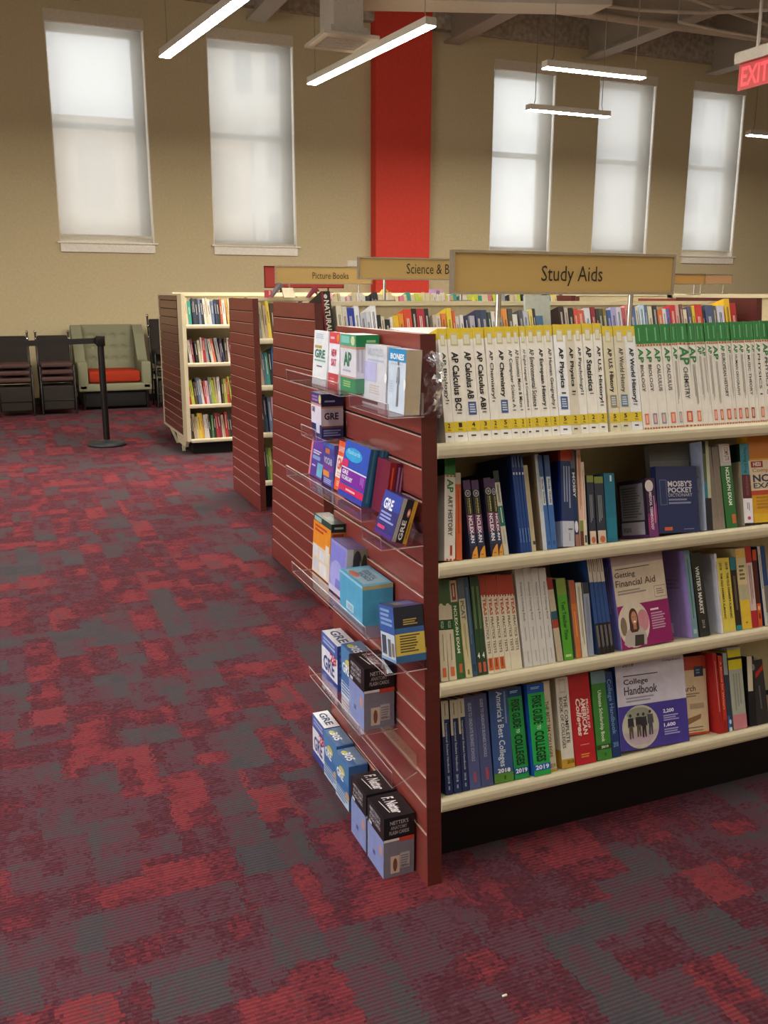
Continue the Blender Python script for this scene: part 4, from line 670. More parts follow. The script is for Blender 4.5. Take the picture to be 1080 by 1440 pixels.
# middle tier
item('flash_card_box','orange flash card box with a dark green top','box',(.858,2.478,.652),(.049,.16,.182),'#c27a3e',{'left':[('r',0,.9,1,1,'#23463f'),('r',.05,.91,.45,.985,'#8fb5b4'),('r',0,.5,1,.9,'#dd8a28'),('l',.1,.72,.8,.86,2,'#b0401c'),('r',0,0,1,.5,'#dcc9ae'),('r',.05,.3,.3,.48,'#cfd3de'),('r',.4,.28,.7,.45,'#d5d6de'),('r',.08,.05,.35,.25,'#c5cad8'),('r',.45,.03,.85,.24,'#d9d9dc'),('r',.75,.3,.95,.6,'#d8d2c4')],'front':[('r',0,.86,1,1,'#1d332f'),('l',.2,.9,.8,.96,1,'#a9b3a8'),('l',.1,.6,.9,.85,3,'#8d3f1c')],'topside':[('r',0,0,1,1,'#3f5a52'),('r',.3,.2,.75,.7,'#71827b'),('r',.15,.3,.4,.7,'#7a4a4a')]},lean=3)
item('flash_card_box','lavender flash card box with a photo side','box',(.843,2.305,.654),(.062,.135,.15),'#8f8fc8',{'left':[('r',.05,.55,.9,.95,'#7d7fd0'),('e',.45,.35,.4,.3,'#9fa0dd'),('r',.4,.1,.75,.3,'#6f72c4'),('r',0,0,1,.12,'#c3bfe0')],'front':[('r',0,.35,.3,1,'#c2c3c6'),('p',[(.1,.55),(.28,.7),(.25,.45)],'#41455c'),('r',.3,.3,1,1,'#8a8670'),('e',.5,.75,.2,.22,'#3e3a40'),('e',.85,.6,.14,.3,'#3b3b34'),('p',[(.6,.35),(.65,.8),(.75,.35)],'#c4bca2')],'topside':[('r',0,0,1,1,'#6a62a0'),('l',.1,.1,.9,.8,4,'#85809f')]},lean=4)
item('flash_card_box','light blue cube flash card box','box',(.820,2.105,.6495),(.086,.172,.111),'#4f9fc4',{'left':[('r',.3,.14,.62,.34,'#b9d8e4'),('ld',.35,.16,.58,.3,7,'#6a8fa8'),('r',0,.94,1,1,'#8fc8de')],'front':[('r',0,.9,1,1,'#b5b384')],'topside':[('r',.08,.1,.92,.9,'#8fb4c4'),('t','ESSENTIAL',.25,.55,.75,.75,'#4a5a78','b'),('t','WORDS',.3,.33,.8,.52,'#4a5a78','b'),('e',.35,.22,.18,.12,'#c9705f')]})
item('flash_card_box','tilted dark blue flash card box with a yellow lower half','box',(.832,1.906,.622),(.078,.095,.138),'#2c4a7c',{'left':[('r',0,.5,1,1,'#37599c'),('l',.1,.62,.9,.95,4,'#7f9bc8'),('r',.03,.05,.97,.5,'#bcc6cf'),('r',.1,.1,.4,.45,'#3f4a56'),('r',.5,.08,.7,.4,'#59646c'),('r',.75,.1,.92,.35,'#7a6f5c'),('r',0,0,1,.05,'#6d94c4')],'front':[('r',0,.62,1,1,'#262833'),('l',.3,.66,.8,.78,3,'#a08d4c'),('r',0,.52,1,.62,'#335a8f'),('r',0,.13,1,.52,'#c2a94e'),('l',.15,.17,.85,.5,7,'#4d4a33'),('r',0,0,1,.13,'#2f5a80')],'topside':[('r',0,0,1,1,'#3a4a7a'),('r',.2,.5,.7,.9,'#6674b0'),('ld',.3,.2,.7,.5,4,'#c0b06a')]},rx=-11,top='#3a4a7a')
# second tier
item('booklet','purple booklet leaning back at the far end, pink spine edge','booklet',(.864,2.555,.952),(.012,.125,.118),'#5a3f9a',{'left':[('r',0,0,.12,1,'#d9828c'),('l',.2,.58,.85,.7,2,'#d5cfe6'),('r',.2,.45,.75,.55,'#7aa0d0'),('r',.6,.05,1,.4,'#6fb0cf'),('l',.2,.25,.5,.32,1,'#cfc6e2'),('r',.2,.75,.9,.95,'#6b3fa6')]},lean=8,rough=.3,part='cover')
item('flash_card_box','purple vocabulary card box half behind the orange and white one','box',(.858,2.432,.952),(.04,.09,.125),'#4a4a9c',{'left':[('r',0,.9,1,1,'#3f6abf'),('r',.2,.75,.6,.87,'#c9724a'),('t','VOCAB',.08,.5,.85,.66,'#c9c2da','b'),('r',0,.2,.6,.34,'#d98a4a'),('l',.1,.04,.9,.17,3,'#a9b4dc'),('r',0,.35,1,.48,'#7a3f96')],'topside':[('r',0,0,1,1,'#cfc0c0'),('r',.1,.2,.7,.7,'#c9703f')]},lean=2,top='#cfc0c0')
item('flash_card_box','orange and white flash card box on the second tier','box',(.858,2.343,.954),(.03,.085,.14),'#e05a34',{'left':[('r',0,.26,1,.7,'#e6dcd8'),('t','GMAT',.08,.42,.98,.66,'#c93f28','b'),('l',.15,.28,.85,.38,2,'#c9a89e'),('t',"BARRON'S",.1,.78,.75,.9,'#efd2c6'),('l',.2,.08,.8,.2,3,'#f0b49c')]},lean=8)
item('flash_card_box','bright blue and magenta flash card box on the second tier','box',(.838,2.155,.9595),(.055,.182,.152),'#2a4fae',{'left':[('r',0,.55,1,1,'#2b52b8'),('e',.4,.78,.34,.12,'#2f9fd8'),('t','Flashcards',.15,.78,.65,.86,'#8fd0ee'),('r',0,.5,1,.525,'#d6d2ea'),('r',0,.25,1,.5,'#7a2a9c'),('t','GRE',.05,.4,.3,.48,'#e6dcf0','b'),('t','VOCABULARY',.05,.3,.5,.38,'#e6dcf0','b'),('r',.0,.1,1,.22,'#c92a5a'),('l',.3,.12,.7,.18,1,'#e9b0c4'),('r',0,.53,.25,.66,'#c42f6a'),('ld',.8,.3,.95,.48,3,'#a86ac4'),('r',0,0,1,.09,'#3546a8')],'front':[('r',0,0,1,1,'#2d5878'),('ld',.1,0,.9,1,4,'#41718f'),('r',.35,0,.45,1,'#1e3f5c')],'topside':[('r',0,0,1,1,'#8fa0b4')]},lean=10,rough=.15,top='#8fa0b4')
item('card_pack','maroon card pack standing behind the shrink-wrapped blue box','box',(.862,2.062,.956),(.04,.085,.135),'#5a1f3c',{'left':[('r',0,0,1,1,'#6d2038')],'front':[('r',0,0,.4,1,'#8a1f24'),('ld',.1,.1,.3,.9,1,'#c9583c'),('ld',.5,.1,.95,.92,2,'#9a6a8c')]},lean=8)
item('flash_card_box','navy and gold deck leaning back at the near end of the second tier','box',(.832,1.945,.9215),(.04,.11,.108),'#2f3474',{'left':[('r',0,.62,1,1,'#30439a'),('t','GRE',.12,.6,.62,.85,'#e2e6f4','b'),('l',.1,.3,.9,.55,3,'#8f97cc'),('r',.1,.14,.5,.22,'#d03f74'),('r',0,0,1,.1,'#4a2f86')],'front':[('r',0,0,.28,1,'#a39c98'),('hatch',0,.1,.28,.8,7,'#c9c4c0','#6a6468'),('r',.28,0,.75,1,'#23222c'),('t','GRE',.34,.06,.62,.52,'#d8d4d2','ub'),('e',.6,.7,.11,.1,'#c06a60'),('e',.6,.7,.06,.055,'#e6c9bc'),('r',.75,0,1,1,'#b5882a'),('ld',.82,.1,.92,.5,1,'#6d4f14')]},lean=17)
item('flash_card_box','single navy and white card box with orange stripes on its own small shelf','box',(.838,2.47,1.0925),(.066,.09,.127),'#2a3168',{'left':[('r',0,.76,1,1,'#3a3f86'),('l',.1,.8,.75,.95,2,'#b07aa0'),('e',.87,.88,.12,.1,'#d9cf8a'),('r',0,.3,1,.76,'#d9d3e2'),('r',0,.72,1,.77,'#c98a7a'),('t','GRE',.08,.56,.4,.68,'#3a3f5c','b'),('r',.5,.1,.85,.34,'#c9d0e4')],'front':[('r',0,.72,1,1,'#23284e'),('l',.15,.8,.7,.87,1,'#9aa0c0'),('r',0,.68,1,.72,'#a9795c'),('r',0,.28,1,.68,'#b9aeb8'),('t','GRE',.12,.42,.78,.58,'#1b2040','b'),('r',0,.24,1,.28,'#7a4a3a'),('l',.08,.04,.9,.2,3,'#8088b0')]})
# top tier
item('booklet','white and teal booklet at the far end of the top tier','booklet',(.826,2.395,1.2475),(.014,.12,.15),'#dfe3e8',{'left':[('l',.15,.85,.8,.95,3,'#b0bcd0'),('r',.1,.68,.6,.73,'#b59a4a'),('t','GRE',.12,.5,.85,.66,'#2f7a68','b'),('r',.12,.44,.9,.47,'#7ab0a4'),('l',.3,.33,.7,.37,1,'#4a4a54')]},lean=4,part='cover')
item('booklet','red and white booklet second on the top tier','booklet',(.832,2.313,1.2475),(.014,.08,.15),'#e4e2ea',{'left':[('r',0,.8,1,1,'#cf4652'),('e',.82,.9,.12,.07,'#d98a3a'),('l',.1,.86,.65,.93,1,'#f0b4b8'),('t','NEW',.25,.57,.75,.7,'#c4305a','b'),('t','SAT',.25,.4,.75,.53,'#c4305a','b'),('r',0,0,1,.27,'#b93744'),('l',.2,.06,.8,.2,3,'#d9848a')]},lean=3,part='cover')
item('flash_card_box','thick green and white card box on the top tier','box',(.84,2.198,1.2475),(.064,.113,.148),'#d3d2da',{'left':[('r',0,.8,1,1,'#4f9d84'),('r',.05,.85,.6,.97,'#7fc4b8'),('e',.82,.9,.12,.08,'#cfd39a'),('r',0,.76,1,.8,'#c99a86'),('t','AP',.22,.45,.72,.7,'#2f7a58','b'),('l',.15,.34,.85,.4,1,'#a9a6b8'),('r',0,0,1,.26,'#2f8458'),('r',0,.25,1,.28,'#c08a8a'),('l',.2,.08,.7,.2,3,'#9ac47a')],'front':[('r',0,.8,1,1,'#1f7a48'),('l',.45,.85,.95,.93,1,'#8fc08a'),('r',0,.76,1,.8,'#b58a7a'),('ld',0,.27,.9,.76,5,'#b9b6c0'),('t','AP',.72,.5,.98,.68,'#2a5a48','b'),('r',0,0,1,.26,'#4f8a6a')],'topside':[('r',0,0,1,1,'#cfd8cc')]},top='#cfd8cc')
fig = [('e',.6,.78,.05,.04,'#6a7078'),('p',[(.56,.72),(.66,.72),(.7,.45),(.64,.48),(.66,.1),(.61,.1),(.6,.42),(.58,.1),(.53,.1),(.57,.48),(.5,.45)],'#7d838c'),('e',.6,.62,.05,.06,'#8f959c')]
item('flash_card_box','grey-white muscles card box on the top tier','box',(.861,2.056,1.2225),(.036,.152,.152),'#c9cad2',{'left':[('t','MUSCLES',.2,.82,.85,.95,'#b2bac4','b'),('l',.2,.72,.9,.78,1,'#a9b2c8'),('r',.05,.4,.6,.72,'#b4b2d8'),('l',.3,.2,.85,.36,4,'#c2b4ac'),('r',0,.04,.7,.1,'#4a4446'),('e',.99,.5,.05,.08,'#e9e9ee')]},lean=2)
item('flash_card_box','white card box with a blue header reading BONES','box',(.865,1.951,1.2225),(.04,.102,.15),'#c3d0de',{'left':[('r',0,.8,1,1,'#2b86bd'),('t','BONES',.12,.83,.9,.925,'#e6eef4','b'),('l',.1,.75,.9,.77,1,'#a9b4c4'),('e',.98,.46,.06,.09,'#e6eaee'),('l',.1,.3,.35,.5,5,'#b4c0d0')]+fig,'front':[('r',0,0,1,1,'#b8a98f')]},lean=2)
def plastic_bag():
    mb = MB(); n, k = 14, 20; v = []; rnd = random.Random(5)
    for j in range(k+1):
        for i in range(n+1):
            u, w = i/n, j/k
            x = .906 + .045*math.sin(u*math.pi)*(.5+.5*math.sin(3*w+.5)) + rnd.uniform(-.006, .006); y = 1.945 - .022*math.sin(u*6+w*5)-.014*abs(math.sin(w*9)) + rnd.uniform(-.006, .006)
            v.append((x+.02*u, y, 1.215+.155*w+rnd.uniform(-.003, .003)))
    F = [(j*(n+1)+i, j*(n+1)+i+1, (j+1)*(n+1)+i+1, (j+1)*(n+1)+i) for j in range(k) for i in range(n)]
    mb.add(v, F, clear_mat('crumpled_film', (.96, .96, .97), .3, .22, k=.8)); return mb.build('plastic_bag')
tag(plastic_bag(), 'crumpled clear plastic film hanging beside the bones card box', 'plastic bag')
item('book','white book lying flat with a thin red line, behind the yellow study guides','book',(1.0,2.16,1.363),(.17,.2,.03),'#d9d4cc',{'front':[('r',0,.3,1,.6,'#b0302a')],'topside':[('r',.05,.05,.95,.95,'#e3ded6'),('r',0,0,.04,1,'#c0392f')]},rx=4,part='cover')
# ------------------------------------------------------------------ books of the rows behind
def plain_book(name, label, M, w, d, h, col, group, title=True, rnd=random, parts=True):
    bm = mat(col, .45); mb = MB(); t = min(.0015, w*.15)
    L_ = sum(int(col[i:i+2], 16) for i in (1, 3, 5)); ink = '#2b2926' if L_ > 380 else '#d4cec0'
    if not parts:
        mb.box((0,0,0), (w,d,h), bm, tops=mat(PAGE, .8, 0, .2, .12, 90))
        printer(mb, mb, faces(w,d,h)['front'], [('ld', .35, rnd.uniform(.25,.4), .65, rnd.uniform(.7,.9), 1, ink)])
        o = mb.build(name); o.matrix_world = M; return tag(o, label, 'book', group)
    root = thing(name, label, 'book', M, group)
    mb.box((0,0,0), (t,d,h), bm); mb.box((w-t,0,0), (w,d,h), bm); mb.box((t,0,0), (w-t,t,h), bm)
    if w > .009: printer(mb, mb, faces(w,d,h)['front'], [('ld', .3, rnd.uniform(.2,.35), .7, rnd.uniform(.75,.93), 1 if w < .02 else 2, ink), ('r', .25, .05, .75, .1, ink)])
    mb.build('cover', root); MB().box((t,t,.001), (w-t,d-.002,h-.002), mat(PAGE, .8, 0, .2, .12, 90)).build('page_block', root)
    return root
UNIT2 = [(1.512, 0.0289, 0.29, '#d8d2bd', 'cream'), (1.541, 0.0254, 0.286, '#cfcabb', 'pale grey'), (1.565, 0.0365, 0.279, '#2b3f9e', 'bright blue'), (1.603, 0.0257, 0.289, '#dfe2e6', 'white'), (1.632, 0.0295, 0.255, '#b9bcc6', 'grey'), (1.662, 0.0222, 0.261, '#c9ccd4', 'silver'), (1.687, 0.0298, 0.289, '#e6e9ee', 'white'), (1.72, 0.0187, 0.244, '#26241f', 'black'), (1.738, 0.0187, 0.236, '#cfc6ae', 'cream'), (1.758, 0.0263, 0.222, '#24221f', 'black'), (1.786, 0.0151, 0.233, '#dad6cc', 'white'), (1.802, 0.0303, 0.24, '#d9b42c', 'yellow'), (1.833, 0.0267, 0.25, '#d98f2c', 'amber'), (1.862, 0.0422, 0.271, '#d0482a', 'orange'), (1.905, 0.027, 0.274, '#221f1f', 'black'), (1.932, 0.0427, 0.274, '#a82c35', 'crimson'), (1.975, 0.0234, 0.274, '#2a2522', 'black'), (2.018, 0.0196, 0.242, '#b8ad98', 'stone'), (2.037, 0.0236, 0.242, '#cbc3b2', 'cream'), (2.066, 0.0238, 0.249, '#d97f3f', 'orange'), (2.097, 0.0279, 0.277, '#dcc23a', 'yellow'), (2.127, 0.016, 0.263, '#cf5a33', 'red'), (2.144, 0.02, 0.234, '#c9c4bc', 'grey'), (2.169, 0.0201, 0.241, '#d6d3cd', 'white'), (2.196, 0.0202, 0.237, '#2c3350', 'navy'), (2.225, 0.0284, 0.237, '#a9a5ae', 'grey'), (2.261, 0.0327, 0.266, '#313b57', 'navy'), (2.293, 0.0329, 0.266, '#3a4561', 'slate blue'), (2.329, 0.0206, 0.254, '#42503f', 'olive'), (2.35, 0.0207, 0.258, '#d8d6d0', 'white'), (2.37, 0.0208, 0.247, '#d16a48', 'coral'), (2.392, 0.0209, 0.228, '#8e8f90', 'grey'), (2.419, 0.0251, 0.272, '#d98f45', 'orange'), (2.448, 0.0295, 0.272, '#4e4b42', 'charcoal'), (2.474, 0.0296, 0.243, '#d6d6c8', 'cream'), (2.515, 0.0213, 0.265, '#55565c', 'grey'), (2.539, 0.0299, 0.257, '#b4b9c8', 'pale blue'), (2.575, 0.0215, 0.268, '#dccb78', 'pale yellow'), (2.597, 0.0172, 0.272, '#3c3630', 'black'), (2.614, 0.0433, 0.234, '#44688e', 'blue'), (2.759, 0.031, 0.283, '#33221f', 'dark brown'), (2.794, 0.0222, 0.275, '#bfb3a4', 'stone'), (2.82, 0.0268, 0.275, '#2b2724', 'black'), (2.851, 0.0269, 0.271, '#c84f3c', 'red'), (2.877, 0.036, 0.263, '#d0593f', 'scarlet'), (2.919, 0.0363, 0.274, '#d5d7dd', 'white'), (2.961, 0.0274, 0.278, '#8f2f35', 'maroon'), (2.991, 0.0183, 0.27, '#3a3a34', 'black'), (3.01, 0.023, 0.27, '#4c5044', 'dark olive'), (3.037, 0.0231, 0.27, '#7d7642', 'olive'), (3.064, 0.0232, 0.262, '#41609c', 'blue'), (3.089, 0.0372, 0.278, '#a8a4cf', 'lilac'), (3.126, 0.0328, 0.278, '#cfcfdb', 'white'), (3.159, 0.0235, 0.274, '#b9606a', 'rose'), (3.184, 0.0236, 0.289, '#d98a84', 'pink'), (3.212, 0.0379, 0.285, '#4d6ea0', 'blue'), (3.254, 0.0191, 0.281, '#d8d4c2', 'cream'), (3.279, 0.0335, 0.289, '#c5dcec', 'pale blue'), (3.313, 0.0192, 0.289, '#5a7796', 'steel blue'), (3.336, 0.029, 0.281, '#d3ceb0', 'cream'), (3.37, 0.0291, 0.285, '#363c46', 'dark slate'), (3.401, 0.0341, 0.265, '#d27234', 'orange'), (3.436, 0.0245, 0.269, '#dcd9dd', 'white'), (3.46, 0.0246, 0.269, '#6f6aa8', 'violet'), (3.488, 0.0395, 0.289, '#c9353b', 'red'), (3.527, 0.0248, 0.289, '#cda79c', 'pink'), (3.558, 0.0199, 0.293, '#7d4f45', 'brown'), (3.579, 0.025, 0.264, '#d0c5a9', 'cream'), (3.611, 0.0251, 0.28, '#5a5b70', 'slate'), (3.642, 0.0202, 0.284, '#d9bd35', 'yellow'), (3.663, 0.0507, 0.292, '#c83a2c', 'red'), (3.714, 0.0153, 0.26, '#2c2a30', 'black'), (3.738, 0.0564, 0.288, '#48587a', 'slate blue'), (3.794, 0.0206, 0.284, '#5d5c45', 'olive'), (3.82, 0.0519, 0.284, '#cdcbdc', 'pale lilac'), (3.883, 0.0366, 0.325, '#dfb52b', 'yellow'), (3.921, 0.0421, 0.3, '#a8242a', 'red')]
rr = random.Random(11)
def between(L, i):
    a = L[i-1][4].replace(' ', '-') if i else None; b = L[i+1][4].replace(' ', '-') if i+1 < len(L) else None
    return 'between %s and %s' % (a, b) if a and b else ('before %s' % b if b else 'after %s' % a)
ORD = lambda n: '%d%s' % (n, 'th' if 10 <= n % 100 <= 20 else {1:'st',2:'nd',3:'rd'}.get(n % 10, 'th'))
z = 1.161; y = second.near(1.16)+.012
for i, (x, w, h, c, nm) in enumerate(UNIT2):
    plain_book('book', '%s book %s, %s on the second bookcase top row' % (nm.replace(' ', '-'), between(UNIT2, i), ORD(i+1)), T3(x, y, z) @ RX(-TILT), w-.001, .19, h, c, 'second bookcase top row', rnd=rr)
book('book', 'tall black book with large white lettering at the left end of the second bookcase', T3(1.445, y, z) @ RX(-TILT), (.045, .2, .36), '#231a1a', {'front': [('e',.45,.93,.2,.03,'#c9c2b4'),('t','NATURAL',.22,.45,.8,.88,'#cfc9ba','db'),('r',0,0,1,.4,'#8a2a2a'),('r',0,.0,.2,1,'#7d2330')]}, 'second bookcase top row')
item('book','blank pale board facing out amid the second bookcase top row','book',(2.575,4.20,1.165),(.15,.02,.33),'#b5bbb0',{'front':[]},rx=-10,part='cover')
def fill_row(cs, x0, x1, z, group, desc, pal, hs, d=.15, seedn=1, parts=False, tilt=TILT, leanmax=3., named=None):
    rnd = random.Random(seedn); x = x0; L = []; tot = 0
    while x < x1:
        c, nm = pal[len(L) % len(pal)] if named else rnd.choice(pal)
        w = rnd.uniform(.014, .036) if not named else named[len(L) % len(named)]
        if x+w > x1: break
        L.append((x, w, rnd.uniform(*hs), c, nm)); x += w+.0005
        if rnd.random() < .1: x += .012
    for i, (x, w, h, c, nm) in enumerate(L):
        ln = rnd.uniform(-leanmax, .5); M = T3(x, cs.near(z)+.012, z+.001) @ RX(-tilt) @ RY(ln)
        plain_book('book', '%s book %s, %s on the %s' % (nm, between(L, i), ORD(i+1), desc), M, w, d, h, c, group, rnd=rnd, parts=parts)
PA = {'teal':'#2f8577','black':'#1f2126','navy':'#26344f','cream':'#bdb08c','white':'#bfbab0','slate':'#5a6a86','grey':'#8a8b8a','rust':'#9c4a2a','amber':'#cf9a3a','red':'#a32a2c','maroon':'#7a2232','rose':'#c26a78','olive':'#8f9a3a','lime':'#a8b53a','brown':'#4a3526','orange':'#c0603a','blue':'#3c6a9c','yellow':'#d2b83c','green':'#4a7a3f','pink':'#d0a0a8','plum':'#5a3350','tan':'#b09a78'}
def P_(s): return [(PA[k], k) for k in s.split()]
W_ = [.022,.03,.012,.018,.026,.02,.028,.022,.016,.03,.024,.018,.026]
fill_row(far, 1.625, 2.12, 1.209, 'farthest bookcase top shelf', 'farthest bookcase top shelf', P_('cream teal black navy black slate black white cream white slate navy black rust white amber'), (.22, .255), seedn=2, named=W_)
fill_row(far, 1.625, 2.12, .862, 'farthest bookcase second shelf', 'farthest bookcase second shelf', P_('brown white maroon black cream white red grey black white orange grey plum navy'), (.20, .24), seedn=3, named=W_[3:]+W_[:3], leanmax=7)
fill_row(far, 1.625, 2.12, .476, 'farthest bookcase third shelf', 'farthest bookcase third shelf', P_('red lime brown black slate white red pink slate olive lime tan white brown olive'), (.21, .26), seedn=4, named=W_[5:]+W_[:5], leanmax=6)
fill_row(far, 1.625, 2.12, .151, 'farthest bookcase bottom shelf', 'farthest bookcase bottom shelf', P_('brown black tan cream yellow amber white white black green black red maroon white tan red'), (.21, .245), seedn=5, named=W_[2:]+W_[:2])
for zz_, nm, pal, sd in ((1.192, 'top', 'grey cream tan yellow brown grey plum white', 21), (.876, 'second', 'tan slate teal black blue yellow green cream', 22), (.551, 'third', 'black navy slate pink navy white', 23), (.213, 'bottom', 'black green olive brown black', 24)):
    fill_row(third, 1.665, 1.83, zz_, 'third bookcase %s shelf' % nm, 'third bookcase %s shelf' % nm, P_(pal), (.22, .27), seedn=sd, named=[.02, .018, .026, .022, .03, .016], leanmax=2)
fill_row(third, 2.2, 4.1, 1.192, 'third bookcase top row', 'third bookcase top row', P_('pink cream white rose cream yellow white grey teal cream black white pink tan cream lime white'), (.29, .325), seedn=31, leanmax=1.)
# odd books standing on top of the third bookcase
def top_item(label, x, y, z0, w, d, h, col, lean, yaw, page=True):
    M = T3(x, y, z0) @ RZ(yaw) @ RY(lean); plain_book('book', label, M, w, d, h, col, 'books lying about on the third bookcase', rnd=rr)
zt = 1.4665
def open_book(label, x, y, z0, col, spread, h, w):
    t = thing('book', label, 'book', T3(x, y, z0), 'books lying about on the third bookcase')
    for s in (-1, 1):
        a = math.radians(spread); p = [(0, h), (s*h*math.tan(a), 0), (s*h*math.tan(a)-s*.012, 0), (0, h-.03)]
        MB().prism(p if s > 0 else p[::-1], 0, w, mat(col, .5), axis=1).build('cover', t)
    MB().prism([(-h*math.tan(a)+.014, 0), (-h*math.tan(a)+.045, 0), (0, h-.06), (0, h-.034)], .004, w-.004, mat(PAGE, .8)).build('page_block', t)
open_book('grey open book standing like a tent above the second bookcase end', 1.90, 6.45, zt, '#5d5c60', 36, .1, .09)
open_book('dark red open book standing tent-like beside the tall black lettered book', 2.16, 6.44, zt, '#7a2233', 38, .075, .08)
top_item('small rose pink book standing on the third bookcase near its left end', 1.80, 6.45, zt, .03, .09, .05, '#c0405a', 0, 0)
top_item('small yellow book leaning on the top ledge of the third bookcase', 2.66, 6.44, zt, .02, .09, .075, '#c9b04a', 38, 0)
top_item('lilac book on the top ledge of the third bookcase', 3.10, 6.45, zt, .07, .09, .06, '#a884b0', 0, 0)
top_item('teal book leaning on the top ledge, left of the white box', 3.45, 6.45, zt, .03, .1, .10, '#2f6a62', 34, 0)
tag(MB().pad((0,0,0), (.14,.1,.085), .006, mat('#c4c2b4', .6)).build('box', None, T3(3.62, 6.45, zt)), 'white box standing on the third bookcase behind the Study Aids sign', 'box')
# ------------------------------------------------------------------ furniture by the wall
def armchair():
    t = thing('armchair', 'grey-green tufted armchair with an orange-red seat cushion', 'armchair', T3(.93, 12.42, 0))
    up = rough_mat('grey_green_upholstery', '#7d7d66', '#87876f', 160, .15, .9); redc = rough_mat('orange_red_cushion', '#98301c', '#a53822', 120, .15, .85)
    w = .93
    MB().pad((0,0,.24), (w,.78,.34), .025, up).build('base', t)
    for x in (0, w-.13):
        mb = MB(); mb.pad((x,.0,.25), (x+.13,.80,.62), .03, up); mb.build('armrest', t)
    for s, x in ((1, 0), (-1, w-.13)):
        MB().prism([(.30,.60), (.66,.60), (.80,1.05), (.68,1.07), (.55,.95)], x, x+.13, up).build('wing', t)
    b = MB(); n = 30; k = 30; v = []
    for j in range(k+1):
        for i in range(n+1):
            u, q = i/n, j/k; d = .0
            for bu in (.2, .4, .6, .8):
                for bq in (.28, .52, .76): d -= .035*math.exp(-(((u-bu)/.055)**2+((q-bq)/.055)**2))
            for bq in (.28, .52, .76): d -= .012*math.exp(-((q-bq)/.025)**2)
            ed = min(u, 1-u, q, 1-q); d += .03*(1-math.exp(-ed/.05))
            v.append((.13+u*(w-.26), .56+.16*q-d, .44+.63*q))
    F = [(j*(n+1)+i, j*(n+1)+i+1, (j+1)*(n+1)+i+1, (j+1)*(n+1)+i) for j in range(k) for i in range(n)]
    b.add(v, F, up, None, True); b.prism([(.56,.44), (.72,1.07), (.80,1.07), (.70,.30)], .13, w-.13, up); b.build('backrest', t)
    MB().pad((.135,.02,.345), (w-.135,.58,.50), .045, redc, None, 4, .02).build('seat_cushion', t)
    MB().pad((.05,.06,.03), (w-.05,.74,.24), .02, mat('#0f0d0c', .7)).build('underframe_shade', t)  # black box under the seat stands in for shadow among the legs
    for x in (.06, w-.06):
        for y_ in (.06, .74): MB().tube([(x,y_,0), (x,y_,.245)], [.018,.026], mat('#15110e', .4), 10).build('leg', t)
armchair()
blk = mat('#17140f', .35); fab = rough_mat('dark_grey_upholstery', '#2b2724', '#35302c', 120, .1, .85); seatm = rough_mat('plum_grey_seat', '#4a3634', '#57413e', 120, .1, .85); chrome = mat('#c9c4bc', .15, 1.)
def stack_chair(label, x, y, z, group, seat=seatm, h=.88):
    t = thing('stacking_chair', label, 'chair', T3(x, y, z), group); w = .40
    for sx in (0, w):
        MB().tube([(sx,.02,0), (sx,.03,.42), (sx,.05,.44)], .013, blk, 8).build('leg', t)
        MB().tube([(sx,.46,0), (sx,.42,.42), (sx,.47,.62), (sx,.53,h)], .013, blk, 8).build('leg', t)
        MB().lathe([(.0,-.004), (.016,0), (.018,.018), (.012,.034), (.0,.038)], chrome, 12, T3(sx,.532,h-.004)).build('finial', t)
    MB().pad((.012,.0,.415), (w-.012,.43,.47), .022, seat).build('seat', t)
    MB().pad((.015,-.018,-.14), (w-.015,.018,.14), .016, fab, T3(0,.487,h-.17) @ RX(-14)).build('backrest', t)
    MB().tube([(0,.03,.18), (w,.03,.18)], .009, blk, 8).build('stretcher', t); MB().tube([(0,.45,.2), (w,.45,.2)], .009, blk, 8).build('stretcher', t)
    if z < .01: MB().pad((.014,.03,.06), (w-.014,.42,.36), .02, fab).build('seat_base', t)
    return t
for (x, y, lab, top) in ((-.03, 12.12, 'leftmost stack by the wall', .99), (.47, 12.14, 'stack beside the green armchair', .99)):
    for k in range(3):
        stack_chair('dark upholstered chair, %s of the three in the %s' % (('bottom one','middle one','top one')[k], lab), x, y+.02*k, .085*k, 'stacked chairs along the back wall', h=.82)
for k in range(3):
    stack_chair('dark chair, %s of the taller stack right of the green armchair' % ('bottom one','middle one','top one')[k], 1.92, 12.35+.03*k, .14*k, 'stacked chairs right of the armchair', fab, .90)
s = thing('stanchion', 'black barrier post with a belt stretching left', 'barrier post', T3(.945, 9.5, 0))
MB().lathe([(.0,0), (.19,0), (.192,.012), (.185,.03), (.08,.045), (.04,.06), (.0,.06)], mat('#33363a', .4, .3), 40).build('base', s)
MB().tube([(0,0,.05), (0,0,1.0)], .032, mat('#14100d', .4), 20).build('post', s)
MB().pad((-.042,-.042,.985), (.042,.042,1.085), .008, mat('#120f0d', .35)).build('belt_head', s)
be = MB(); n = 40; v = []
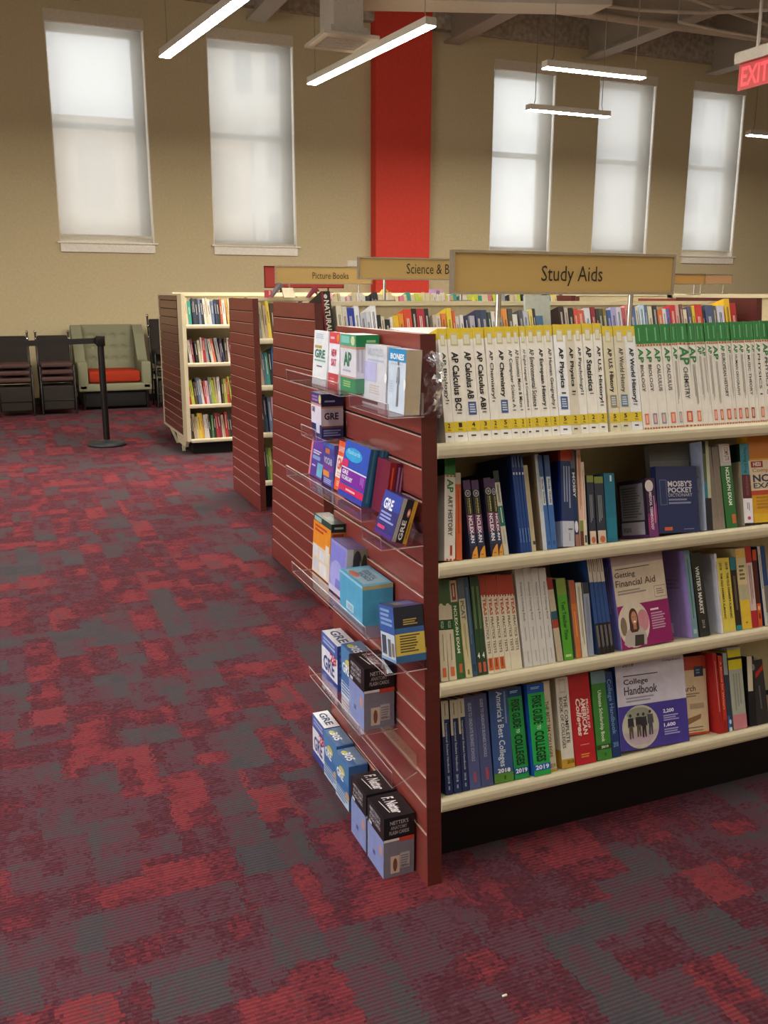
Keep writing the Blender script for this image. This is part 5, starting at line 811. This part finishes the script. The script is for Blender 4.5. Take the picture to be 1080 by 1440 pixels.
for i in range(n+1):
    u = i/n; sag = -.018*math.sin(math.pi*u); tw = 1
    v += [(-.04-2.2*u, -.002, 1.008+sag), (-.04-2.2*u, -.002, 1.062+sag), (-.04-2.2*u, .002, 1.062+sag), (-.04-2.2*u, .002, 1.008+sag)]
be.add(v, [(i*4+a, i*4+b, i*4+4+b, i*4+4+a) for i in range(n) for a, b in ((0,1),(1,2),(2,3),(3,0))], mat('#15110e', .7)); be.box((-.055,-.02,1.0), (-.03,.02,1.07), mat('#120f0d', .35)); be.build('belt', s)
s2 = thing('stanchion', 'black barrier post catching the belt, beyond the left picture edge', 'barrier post', T3(-1.335, 9.5, 0))
MB().lathe([(.0,0), (.19,0), (.192,.012), (.185,.03), (.08,.045), (.04,.06), (.0,.06)], mat('#33363a', .4, .3), 40).build('base', s2)
MB().tube([(0,0,.05), (0,0,1.0)], .032, mat('#14100d', .4), 20).build('post', s2)
MB().pad((-.042,-.042,.985), (.042,.042,1.085), .008, mat('#120f0d', .35)).build('belt_head', s2)
tag(MB().pad((-.006,-.002,0), (.006,.003,.004), .0015, mat('#e6e2da', .7)).build('paper_scrap', None, T3(.905, 1.47, .0005)), 'tiny white paper scrap on the carpet in front of the bookcase', 'scrap')
# ------------------------------------------------------------------ daylight, camera
w = bpy.data.worlds.new('sky'); bpy.context.scene.world = w; w.use_nodes = True
bg = w.node_tree.nodes['Background']; bg.inputs[0].default_value = (.94, .97, 1, 1); bg.inputs[1].default_value = 3.1
sc = bpy.context.scene
cam = bpy.data.cameras.new('camera'); co = bpy.data.objects.new('camera', cam); C.objects.link(co); sc.camera = co
cam.sensor_fit = 'VERTICAL'; cam.sensor_height = 36; cam.lens = 32.1845; cam.clip_start = .02; cam.clip_end = 300
r_ = Vector((.92293643, -.38494078, .00299059)); d_ = Vector((-.08693072, -.21598111, -.97252003)); f_ = Vector((.37500853, .89731419, -.23280001))
co.matrix_world = Matrix(((r_.x, -d_.x, -f_.x, 0), (r_.y, -d_.y, -f_.y, 0), (r_.z, -d_.z, -f_.z, 1.5), (0, 0, 0, 1)))
vs = sc.view_settings; vs.view_transform = 'Standard'; vs.look = 'None'; vs.gamma = 1; vs.use_curve_mapping = False; vs.exposure = 1.0
